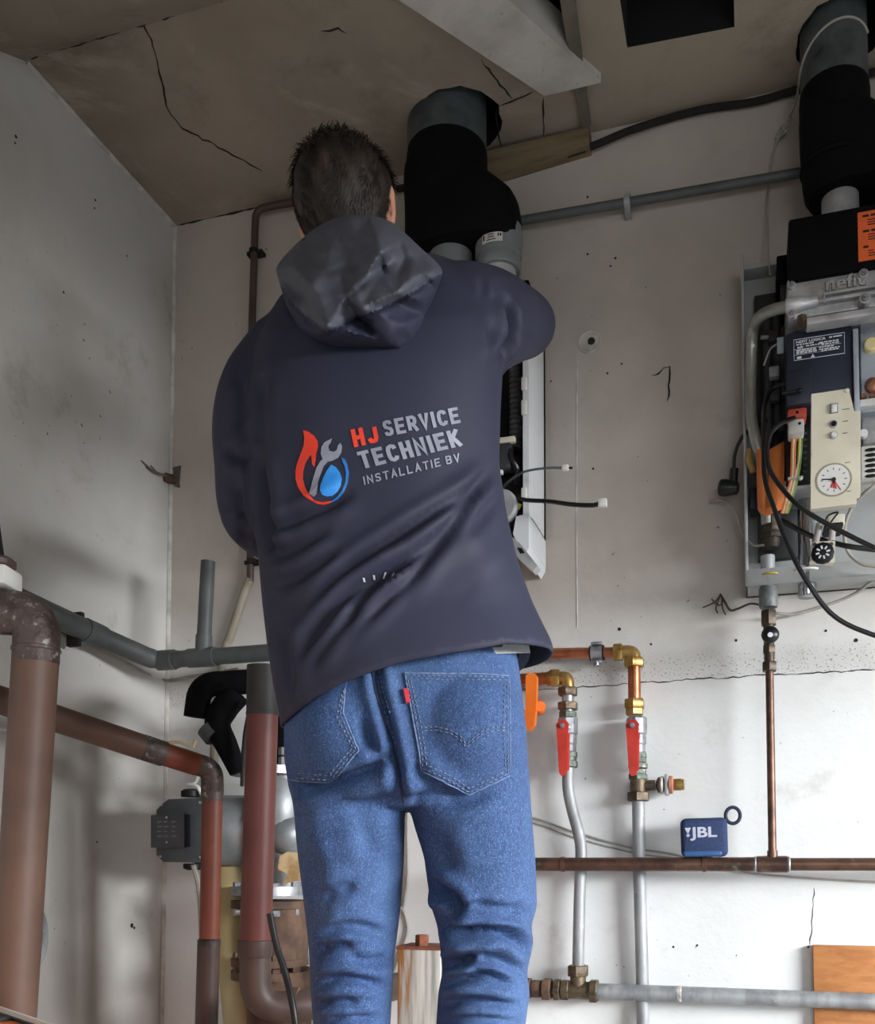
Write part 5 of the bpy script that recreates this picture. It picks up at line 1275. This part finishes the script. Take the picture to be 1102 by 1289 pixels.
GL = {'H': [[(0, 0), (0, 1)], [(1, 0), (1, 1)], [(0, .5), (1, .5)]], 'J': [[(.95, 1), (.95, .25), (.8, .04), (.5, 0), (.2, .04), (.05, .25)]],
 'S': [[(.95, .78), (.85, .95), (.5, 1), (.15, .94), (.03, .76), (.15, .58), (.5, .5), (.85, .42), (.97, .24), (.85, .06), (.5, 0), (.15, .05), (.05, .22)]],
 'E': [[(.95, 1), (0, 1), (0, 0), (.95, 0)], [(0, .5), (.8, .5)]], 'R': [[(0, 0), (0, 1), (.65, 1), (.92, .88), (.95, .72), (.88, .55), (.65, .46), (0, .46)], [(.55, .46), (1, 0)]],
 'V': [[(0, 1), (.5, 0), (1, 1)]], 'I': [[(.5, 0), (.5, 1)]], 'C': [[(.97, .76), (.85, .94), (.5, 1), (.15, .92), (0, .7), (0, .3), (.15, .08), (.5, 0), (.85, .06), (.97, .24)]],
 'T': [[(0, 1), (1, 1)], [(.5, 0), (.5, 1)]], 'N': [[(0, 0), (0, 1), (1, 0), (1, 1)]], 'K': [[(0, 0), (0, 1)], [(.95, 1), (.05, .42)], [(.32, .58), (1, 0)]],
 'A': [[(0, 0), (.5, 1), (1, 0)], [(.2, .32), (.8, .32)]], 'L': [[(0, 1), (0, 0), (.9, 0)]], 'B': [[(0, 0), (0, 1), (.65, 1), (.9, .9), (.9, .62), (.65, .52), (0, .52)], [(.65, .52), (.95, .42), (.97, .12), (.68, 0), (0, 0)]]}
def stroke_text(s, wd, th, gap):
    """block letters drawn with a broad pen; cap height 1: verts and faces, scaled to a unit box"""
    V, F = [], []; x = th/2
    for ch in s:
        if ch == ' ': x += wd*.75; continue
        w_ = 0.001 if ch == 'I' else wd
        for ln in GL[ch]:
            P = [Vector((x+(a-(.5 if ch == 'I' else 0))*w_, th/2+b*(1-th))) for a, b in ln]; n = len(P); L_, R_ = [], []
            for i in range(n):
                d0 = (P[i]-P[i-1]).normalized() if i else (P[1]-P[0]).normalized(); d1 = (P[i+1]-P[i]).normalized() if i < n-1 else d0
                nn = Vector((-d0.y-d1.y, d0.x+d1.x)); nn = nn/max(.35, nn.length_squared)*2*(1 if nn.length else 1)
                ext = (-d0*th*.5 if i == 0 else d0*th*.5 if i == n-1 else Vector((0, 0)))*(1 if n < 5 else 0)
                L_.append(P[i]+nn*th/2+ext); R_.append(P[i]-nn*th/2+ext)
            for i in range(n-1):
                k_ = max(2, int((P[i+1]-P[i]).length/.18))
                for j in range(k_):
                    o = len(V); t0, t1 = j/k_, (j+1)/k_
                    V += [L_[i].lerp(L_[i+1], t0), R_[i].lerp(R_[i+1], t0), R_[i].lerp(R_[i+1], t1), L_[i].lerp(L_[i+1], t1)]; F.append((o, o+1, o+2, o+3))
        x += w_+th+gap
    W_ = x-gap-th/2
    return [(p.x/W_, p.y) for p in V], F
def line_text(s, bl, br, tl, wd, th, gap, m, label):
    """one line of print: bottom left, bottom right, top left pixel"""
    V, F = stroke_text(s, wd, th, gap)
    V2 = [(bl[0]+(br[0]-bl[0])*a+(tl[0]-bl[0])*b, bl[1]+(br[1]-bl[1])*a+(tl[1]-bl[1])*b) for a, b in V]
    return cloth_print('lettering', V2, F, m, label=label)
Zm = lambda x, y: (350+x*.2359, 490+y*.2359)       # from the enlarged view of the print
line_text('HJ', Zm(408, 312), Zm(545, 283), Zm(388, 218), .40, .23, .10, M_pred, 'red letters HJ')
line_text('SERVICE', Zm(572, 256), Zm(976, 180), Zm(552, 172), .34, .19, .12, M_pgrey, 'grey lettering SERVICE')
line_text('TECHNIEK', Zm(450, 428), Zm(984, 302), Zm(420, 338), .34, .2, .12, M_pgrey, 'grey lettering TECHNIEK')
line_text('INSTALLATIE BV', Zm(462, 512), Zm(972, 386), Zm(454, 468), .5, .16, .24, M_pgrey, 'thin grey lettering INSTALLATIE BV')
def arc2(c, rx, ry, a0, a1, n, rot=0): return [(c[0]+rx*math.cos(a), c[1]+ry*math.sin(a)) for a in np.linspace(a0, a1, n)]
fl_ = [(136, 220), (165, 228), (195, 250), (214, 280), (216, 310), (206, 345), (204, 380), (196, 418), (184, 400), (180, 350), (165, 370), (148, 400), (138, 440), (136, 480), (146, 520), (165, 560), (195, 592), (240, 600), (270, 596), (290, 592), (278, 606), (245, 614), (210, 610), (170, 590), (140, 570), (112, 530), (97, 480), (96, 440), (104, 400), (122, 350), (140, 300), (144, 260)]
poly_print('flame_mark', [Zm(*p) for p in fl_], M_pred, label='red flame')
wr_ = [(168, 560), (180, 520), (192, 470), (208, 420), (228, 385), (240, 375), (230, 345), (234, 310), (250, 284), (290, 264), (284, 285), (270, 305), (276, 330), (300, 336), (316, 325), (322, 300), (336, 288), (344, 310), (340, 340), (322, 368), (290, 384), (268, 388), (246, 412), (232, 450), (216, 500), (206, 560), (192, 574)]
poly_print('wrench_mark', [Zm(*p) for p in wr_], M_pgrey, label='grey spanner')
dp_ = [(286, 404), (310, 416), (332, 446), (342, 480), (336, 515), (318, 545), (290, 566), (262, 570), (236, 560), (226, 540), (230, 512), (246, 470), (264, 434)]
poly_print('drop_mark', [Zm(*p) for p in dp_], M_pblue, label='blue water drop')
ar = [(340, 366), (356, 372), (372, 402), (380, 450), (374, 500), (352, 550), (322, 584), (290, 602), (276, 604), (290, 590), (320, 568), (344, 535), (360, 490), (364, 450), (358, 415), (346, 390)]
poly_print('arc_mark', [Zm(*p) for p in ar], M_pblue2, label='blue arc')
for (x, y, dx, l_) in ((459, 1015, 3, 24), (512, 1002, 2, 26), (567, 992, -6, 36), (616, 990, -3, 28), (667, 970, -4, 14)):
    poly_print('reflective_tick', [Zm(x-5+dx, y+l_/2), Zm(x+5+dx, y+l_/2), Zm(x+5-dx, y-l_/2), Zm(x-5-dx, y-l_/2)], mat('silver_tick', (206, 208, 214), None, 20, .4), 6)

# ---- jeans
m = MB()
ZT = 790
loft(m, [prow(392, 770, 640, 768, 1.34, .10), prow(384, 815, 648, 806, 1.335, .112), prow(368, 860, 655, 850, DP, .125, 0), prow(361, 905, 660, 900, DP, .132), prow(361, 955, 664, 950, DP, .13), prow(366, 992, 667, 992, DP, .112), prow(372, 1015, 668, 1015, DP, .085)])
def leg(mb, rows): return loft(mb, [prow(l_, y_, r_, y_, d_, t_, 0, 36, .95) for (y_, l_, r_, d_, t_) in rows])
leg(m, [(960, 370, 503, DP, .095), (1000, 370, 508, DP, .098), (1040, 374, 509, DP, .096), (1080, 378, 508, DP, .092), (1140, 384, 505, DP, .086), (1200, 390, 499, DP, .08), (1289, 396, 492, DP, .075), (1360, 400, 488, DP, .072), (1460, 404, 482, DP+.01, .07), (1560, 408, 478, DP+.02, .064), (1685, 410, 478, DP+.02, .062)])
leg(m, [(960, 520, 662, DP, .095), (1000, 512, 667, DP, .10), (1040, 522, 670, DP, .098), (1080, 535, 673, DP, .094), (1140, 542, 677, DP, .09), (1165, 550, 669, DP, .086), (1190, 553, 671, DP, .084), (1225, 555, 663, DP, .08), (1250, 550, 667, DP, .08), (1289, 548, 662, DP, .078), (1360, 548, 655, DP, .074), (1460, 552, 645, DP+.01, .07), (1560, 556, 636, DP+.02, .064), (1685, 556, 634, DP+.02, .062)])
# rounded seat
m.ell(D(440, 925, DP-.045), (.075, .095, .085), (RI, FH, Z)); m.ell(D(585, 918, DP-.045), (.085, .098, .09), (RI, FH, Z))
QV, QF = remesh(m, .0055, 7)
QV = folds(QV, QF, [
 ([(470, 830), (480, 880), (494, 938), (508, 1013)], -.012, 6), ([(368, 985), (399, 990), (458, 971), (500, 952)], -.012, 8), ([(515, 1012), (535, 1003), (580, 1006), (640, 985)], -.008, 10),
 ([(505, 1000), (480, 1010), (430, 1020)], -.006, 10), ([(455, 900), (470, 940), (500, 960)], -.006, 8), ([(520, 960), (540, 985), (575, 1000)], -.007, 8),
 ([(536, 1104), (556, 1122), (574, 1136), (561, 1159)], -.016, 8), ([(550, 1160), (580, 1172), (609, 1172), (644, 1178), (667, 1202)], -.016, 6), ([(553, 1216), (575, 1212), (598, 1205)], -.014, 6), ([(572, 1147), (600, 1140), (640, 1147), (662, 1140)], -.008, 6),
 ([(559, 1236), (590, 1230), (615, 1226), (645, 1240)], -.012, 5), ([(553, 1268), (593, 1260), (656, 1268)], -.010, 6), ([(600, 1200), (630, 1210), (660, 1225)], -.008, 6), ([(560, 1188), (590, 1192), (625, 1196)], .007, 7), ([(556, 1250), (600, 1245), (650, 1255)], .006, 5), ([(555, 1284), (600, 1280), (650, 1286)], -.009, 5),
 ([(403, 1130), (425, 1122), (450, 1116)], -.007, 8), ([(400, 1176), (430, 1168), (458, 1168), (488, 1178)], -.009, 6), ([(391, 1200), (420, 1190), (445, 1190)], -.009, 6), ([(399, 1238), (430, 1232), (458, 1234), (490, 1248)], -.009, 6), ([(393, 1268), (425, 1260), (455, 1262)], -.009, 6), ([(440, 1208), (465, 1212), (490, 1205)], -.007, 6), ([(395, 1220), (430, 1216), (470, 1220)], .005, 6), ([(398, 1286), (440, 1280), (480, 1284)], -.008, 5),
 ([(385, 1060), (395, 1100), (400, 1140)], -.005, 10), ([(450, 1020), (465, 1060), (470, 1080)], -.005, 12), ([(548, 1050), (560, 1075), (565, 1100)], -.005, 12), ([(400, 1010), (398, 1050), (410, 1080)], .003, 14)])
QV = QV+vnormals(QV, QF)*(fbm(QV, 26, 5)*.0022)[:, None]
jn = mk('jeans', arr_mb(QV, QF), M_denim, man, 180); jn['label'] = 'blue denim jeans'
BVQ = BVHTree.FromPolygons([Vector(p) for p in QV], QF)
def patch(name, poly, lift, m, parent, step=6):
    P = []
    for i in range(len(poly)):
        a, b = poly[i], poly[(i+1) % len(poly)]; n = max(1, int(math.hypot(b[0]-a[0], b[1]-a[1])/8))
        P += [Vector((a[0]+(b[0]-a[0])*t/n, a[1]+(b[1]-a[1])*t/n)) for t in range(n)]
    n = len(P); pts_ = list(P); ed = [(i, (i+1) % n) for i in range(n)]; pp = [tuple(p) for p in P]
    xs = [p.x for p in P]; ys = [p.y for p in P]
    for gx in np.arange(min(xs), max(xs), step):
        for gy in np.arange(min(ys), max(ys), step):
            if inside((gx, gy), pp): pts_.append(Vector((gx, gy)))
    v_, _, f_, *_r = delaunay_2d_cdt(pts_, ed, [], 1, 1e-4)
    f_ = [tuple(f) for f in f_ if inside(sum((v_[i] for i in f), Vector((0, 0)))/len(f), pp)]
    mb = MB(); top_ = [onto(BVQ, p.x, p.y, lift) for p in v_]; bot = [onto(BVQ, p.x, p.y, -.002) for p in v_]
    k_ = len(top_); mb.v = [tuple(p) for p in top_+bot]; mb.f = f_+[tuple(i+k_ for i in f[::-1]) for f in f_]
    cn = {}
    for f in f_:
        for i in range(len(f)): cn[(f[i], f[(i+1) % len(f)])] = 1
    for (i, j) in cn:
        if (j, i) not in cn: mb.f.append((i, j, j+k_, i+k_))
    return mk(name, mb, m, parent, 40)
def stitch(pts_, lift=.0032, dash=3.2, gap=1.6, r=.0007, m=M_thread, parent=jn, name='stitching'):
    """row of single stitches along photo points"""
    mb = MB(); L_ = []
    for i in range(len(pts_)-1):
        a, b = pts_[i], pts_[i+1]; n = max(1, int(math.hypot(b[0]-a[0], b[1]-a[1])/1.6))
        L_ += [(a[0]+(b[0]-a[0])*t/n, a[1]+(b[1]-a[1])*t/n) for t in range(n)]
    L_.append(pts_[-1]); per = int((dash+gap)/1.6)+1; on = max(2, int(dash/1.6)+1)
    for i in range(0, len(L_)-on, per):
        mb.tube([onto(BVQ, *L_[i+j], lift) for j in range(on)], r, 5)
    o = mk(name, mb, m, parent); o['kind'] = 'stuff'; return o
def seam(pts_, lift=.002, r=.0012, m=M_dthread, parent=jn, name='seam'):
    L_ = []
    for i in range(len(pts_)-1):
        a, b = pts_[i], pts_[i+1]; n = max(1, int(math.hypot(b[0]-a[0], b[1]-a[1])/4))
        L_ += [(a[0]+(b[0]-a[0])*t/n, a[1]+(b[1]-a[1])*t/n) for t in range(n)]
    L_.append(pts_[-1]); return mk(name, MB().tube([onto(BVQ, *p, lift) for p in L_], r, 6), m, parent)
pkR = [(510, 848), (575, 849), (640, 851), (641, 915), (641, 976), (591, 999), (532, 969), (521, 910)]
pkL = [(440, 846), (435, 868), (432, 898), (452, 946), (417, 983), (366, 981), (360, 930), (362, 880)]
def inset(poly, d):
    cx, cy = sum(p[0] for p in poly)/len(poly), sum(p[1] for p in poly)/len(poly)
    return [(p[0]+(cx-p[0])*d/max(1, math.hypot(cx-p[0], cy-p[1])), p[1]+(cy-p[1])*d/max(1, math.hypot(cx-p[0], cy-p[1]))) for p in poly]
pr_ = patch('back_pocket', pkR, .0026, M_denim, jn)
pl_ = patch('back_pocket', pkL, .0026, M_denim, jn)
M_edge = mat('worn_seam_edge', (120, 138, 168), (70, 90, 128), 160, .9)
for pk in (pkR, pkL):
    q_ = pk+pk[:1] if pk is pkR else pk[1:6]
    seam(q_, .0024, .0009, M_edge, jn, 'pocket_edge')
    stitch(inset(pk, 4)+inset(pk, 4)[:1] if pk is pkR else inset(pk, 4)[1:6]); stitch(inset(pk, 9)+inset(pk, 9)[:1] if pk is pkR else inset(pk, 9)[1:6])
for dy in (0, 4): stitch([(535, 916+dy), (552, 915+dy), (568, 919+dy), (580, 926+dy), (587, 936+dy), (594, 930+dy), (606, 920+dy), (622, 915+dy), (638, 916+dy)], .0034)
patch('red_tab', [(508, 869), (514, 867), (517, 884), (512, 886)], .006, mat('red_tab', (206, 46, 62), None, 20, .6), jn, 3)
seam([(466, 835), (472, 870), (484, 910), (496, 940), (504, 975), (509, 1010)], .001, .0016, M_dthread)
stitch([(471, 838), (477, 870), (489, 908), (500, 938)], .0015); stitch([(478, 838), (483, 868), (494, 902)], .0015)
# waistband and grey shirt edge showing under the jacket
wb_ = MB(); G = [prow(383, 800, 650, 797, 1.335, .116), prow(382, 822, 651, 814, 1.335, .118)]
mk('waistband', wb_.grid(G, True), mat('dark_waistband', (40, 46, 60), None, 60, .8), jn, 60)
sh = MB().grid([prow(362, 790, 662, 786, 1.36, .13), prow(362, 830, 668, 822, 1.36, .135)], True)
mk('shirt_hem', sh, mat('grey_shirt', (176, 178, 180), (150, 152, 156), 20, .85, 0, .1), man, 60)

# ---- body: one continuous skin inside the clothes, with head, hands and feet
m = MB()
HCn = D(440, 274, 1.375); hs_ = 1.0
tilt = Matrix.Rotation(math.radians(-7), 3, FH)
hr_ax = [tilt@RI, tilt@FH, tilt@Z]
head_turn = Matrix.Rotation(math.radians(-14), 3, 'Z'); ax = [head_turn@v for v in hr_ax]
def hp_(x, y, z): return HCn+ax[0]*x+ax[1]*y+ax[2]*z
m.ell(hp_(0, -.012, .012), (.072, .090, .094), ax, 28, 18)             # skull
m.ell(hp_(0, .03, -.055), (.056, .062, .062), ax, 24, 14)              # face and jaw
m.ell(hp_(0, .078, -.104), (.022, .018, .018), ax)                     # chin
m.tube([hp_(0, .086, .0), hp_(0, .104, -.03), hp_(0, .110, -.042), hp_(0, .092, -.05)], [.008, .011, .014, .010], 10)   # nose
m.tube([hp_(-.024, .086, -.072), hp_(0, .095, -.07), hp_(.024, .086, -.072)], [.005, .008, .005], 8)  # lips
m.tube([hp_(-.036, .076, .014), hp_(0, .09, .012), hp_(.036, .076, .014)], .008, 8)                    # brow
for s in (-1, 1):                                                       # ears
    e0_ = hp_(s*.074, -.004, -.006)
    m.ell(e0_, (.007, .018, .031), (ax[0], (ax[1]*.9+ax[0]*s*-.35).normalized(), ax[2]), 16, 12); m.ell(hp_(s*.078, -.012, .006), (.006, .010, .022), ax, 12, 10); m.ell(hp_(s*.071, -.004, -.032), (.006, .009, .010), ax, 12, 10)
HS = .90
m.v = [tuple(HCn+(Vector(p)-HCn)*HS) for p in m.v]
def hp_(x, y, z): return HCn+(ax[0]*x+ax[1]*y+ax[2]*z)*HS
m.tube([hp_(0, -.005, -.05), hp_(0, -.012, -.11), D(465, 372, 1.37)], [.046, .047, .06], 20)              # neck
loft(m, [prow(425, 345, 545, 340, 1.35, .05), prow(372, 385, 608, 370, 1.345, .07), prow(345, 430, 610, 420, 1.34, .09), prow(345, 520, 608, 520, DP, .10), prow(350, 640, 612, 640, DP, .10), prow(360, 760, 640, 760, DP, .10), prow(375, 860, 645, 860, DP, .095), prow(380, 985, 655, 985, DP, .08), prow(390, 1010, 655, 1010, DP, .06)])
def limb(pts, rad): tubeD(m, pts, rad, 16)
limb(LARM, [.046, .043, .04, .038, .038, .036, .029]); limb(RARM, [.05, .046, .043, .041, .037, .030])
limb([(438, 985, DP), (444, 1140, DP), (445, 1400, DP), (443, 1560, DP+.02), (444, 1680, DP+.02)], [.055, .046, .036, .036, .034])
limb([(590, 985, DP), (606, 1140, DP), (600, 1400, DP), (596, 1560, DP+.02), (595, 1680, DP+.02)], [.056, .046, .036, .036, .034])
def hand(w, fdir, up, curl, s):
    """palm, four bent fingers of different length and a thumb from the side"""
    f = fdir.normalized(); sd = f.cross(up).normalized()*s; nn = sd.cross(f).normalized()*s
    pc_ = w+f*.045
    m.tube([w-f*.015, w+f*.02, w+f*.05, w+f*.085], [.026, .027, .031, .028], 14)
    for i, (o_, l_) in enumerate(((-.030, .068), (-.0105, .078), (.0105, .073), (.029, .058))):
        b0 = w+f*.082+sd*o_; a1 = b0+f*l_*.42-nn*l_*.12*curl; a2 = a1+f*l_*.2-nn*l_*.28*curl; a3 = a2-f*l_*.02*curl-nn*l_*.26*curl
        m.tube([b0-f*.02, b0, a1, a2, a3, a3+(a3-a2)*.2], [.0095, .0095, .009, .0085, .0075, .004], 10)
    t0 = w+f*.03-sd*.028; t1 = t0+f*.028-sd*.024-nn*.012*curl; t2 = t1+f*.028-sd*.002-nn*.014*curl
    m.tube([w+f*.02-sd*.012, t0, t1, t2, t2+(t2-t1)*.25], [.014, .013, .0105, .009, .005], 10)
wl_ = D(418, 637, 1.59); hand(wl_, FH*.9+Z*.25+RI*.15, Z, 1.0, -1)
wr2 = D(616, 384, 1.70); hand(wr2, FH*.55+Z*.12-RI*.75, Z, 1.0, 1)
BV_, BF_ = remesh(m, .0042, 2)
body = mk('body', arr_mb(BV_, BF_), M_skin, man, 180)
for s in (-1, 1):
    mk('eye', MB().ell(hp_(s*.031, .079, -.002), (.011, .009, .0075), ax), M_white, man)
    mk('iris', MB().ell(hp_(s*.031, .087, -.002), (.0048, .002, .0048), ax), M_dkbrown, man)
# ---- hair: cap with clumps and single locks
M_hair = mat('dark_brown_hair', (46, 35, 27), (28, 22, 17), 60, .6, 0, .3, 300, stretch=(1, 1, .4))
cv_, cf_ = [], []
def hair_on(u_, v_):
    """point of the scalp: u around from the nape, v from crown 0 down 1"""
    th = v_; x = math.sin(th)*math.sin(u_); y = -math.sin(th)*math.cos(u_); z = math.cos(th)
    return x, y, z
G = []
for i in range(1, 30):
    row = []
    for j in range(64):
        u_ = 2*math.pi*j/64
        low = 2.62 if math.cos(u_) > .25 else 1.45+1.05*max(0, (math.cos(u_)+.4)/.65) if math.cos(u_) > -.4 else 1.12
        t = low*i/29; x, y, z = hair_on(u_, t)
        f_ = 1+.02*math.sin(9*u_+5*t)+.015*math.sin(17*u_-8*t)
        thick = .010*min(1, (1.0-i/29)*2.2+.12)
        row.append(hp_(0, -.012, .012)+(ax[0]*x*(.072+thick)*f_+ax[1]*y*(.090+thick)*f_+ax[2]*z*(.094+thick*1.1))*HS)
    G.append(row)
m = MB().grid(G, True); m.f.append(tuple(range(64)))
hair = mk('hair', m, M_hair, man, 180); hair['label'] = 'short tousled dark brown hair'
m = MB()
hr = np.random.default_rng(11)
for _ in range(8500):
    u_ = hr.uniform(-math.pi, math.pi); c_ = math.cos(u_)
    low = 2.62 if c_ > .25 else 1.45+1.05*max(0, (c_+.4)/.65) if c_ > -.4 else 1.12
    t = low*math.sqrt(hr.uniform(0, 1)); x, y, z = hair_on(u_, t)
    nrm = (ax[0]*x/.072+ax[1]*y/.09+ax[2]*z/.094).normalized()
    thick = .009*min(1, (1-t/low)*2.2+.1)
    p = hp_(0, -.012, .012)+(ax[0]*x*(.072+thick)+ax[1]*y*(.09+thick)+ax[2]*z*(.094+thick))*HS
    dn = -ax[2]*.55+ax[0]*(.35*math.sin(3*u_+2*t)+hr.normal()*.25)+ax[1]*hr.normal()*.2 + (ax[1]*.5 if t < .6 else Vector((0, 0, 0)))
    dn = dn-nrm*dn.dot(nrm); dn.normalize()
    ln = (.030 if t < 1.2 else .016)*hr.uniform(.6, 1.25)*(1 if t < low*.8 else .6); lift = hr.uniform(.1, .6)*(1 if t < 1.2 else .35)
    sd = dn.cross(nrm)*hr.uniform(.0005, .0011)
    a = p-nrm*.002; b = p+dn*ln*.5+nrm*ln*lift*.5; c = p+dn*ln+nrm*ln*lift*.45
    m.add([a-sd, a+sd, b+sd*.8, b-sd*.8, c], [(0, 1, 2, 3), (3, 2, 4)])
hs2 = mk('hair_locks', m, M_hair, man, 0, fix=False); hs2['kind'] = 'stuff'
# ---- shoes and the step he stands on
M_shoe = mat('black_leather', (30, 30, 32), None, 30, .5, 0, .1)
for px_ in (443, 595):
    b0 = D(px_, 1690, DP+.02); c = Vector((b0.x, b0.y, ZF))
    m = MB().ell(c+FH*.06+Z*.045, (.047, .14, .05), (RI, FH, Z)).tube([c+Z*.05, c+Z*.14], [.052, .05], 16)
    V_, F_ = remesh(m, .006, 4); V_[:, 2] = np.maximum(V_[:, 2], ZF+.012)
    s_ = mk('shoe', arr_mb(V_, F_), M_shoe, man, 180)
    mk('sole', MB().prism([c+RI*(.05*math.copysign(abs(math.cos(a))**.8, math.cos(a)))+FH*(.06+.145*math.sin(a)) for a in np.linspace(0, 2*math.pi, 24, endpoint=False)], (0, 0, .022)), M_black, s_)
q0 = D(518, 1690, DP+.03)
stp = thing('step_platform', 'aluminium step platform carrying the man below the picture edge', 'step', Vector((q0.x, q0.y, 0)))
R_ = Matrix.Rotation(YAW, 3, 'Z'); cx = Vector((q0.x, q0.y, 0))+FH*.05
mk('deck', MB().box(cx+Z*(ZF-.0205), (.62, .34, .04), R_, .004), M_galv, stp)
for sx in (-1, 1):
    for sy in (-1, 1): mk('leg', MB().tube([cx+RI*sx*.28+FH*sy*.14+Z*(ZF-.03), cx+RI*sx*.33+FH*sy*.17], .018, 12), M_galv, stp)
    mk('rung', MB().tube([cx+RI*sx*.305+FH*-.155+Z*.28, cx+RI*sx*.305+FH*.155+Z*.28], .012, 10), M_galv, stp)
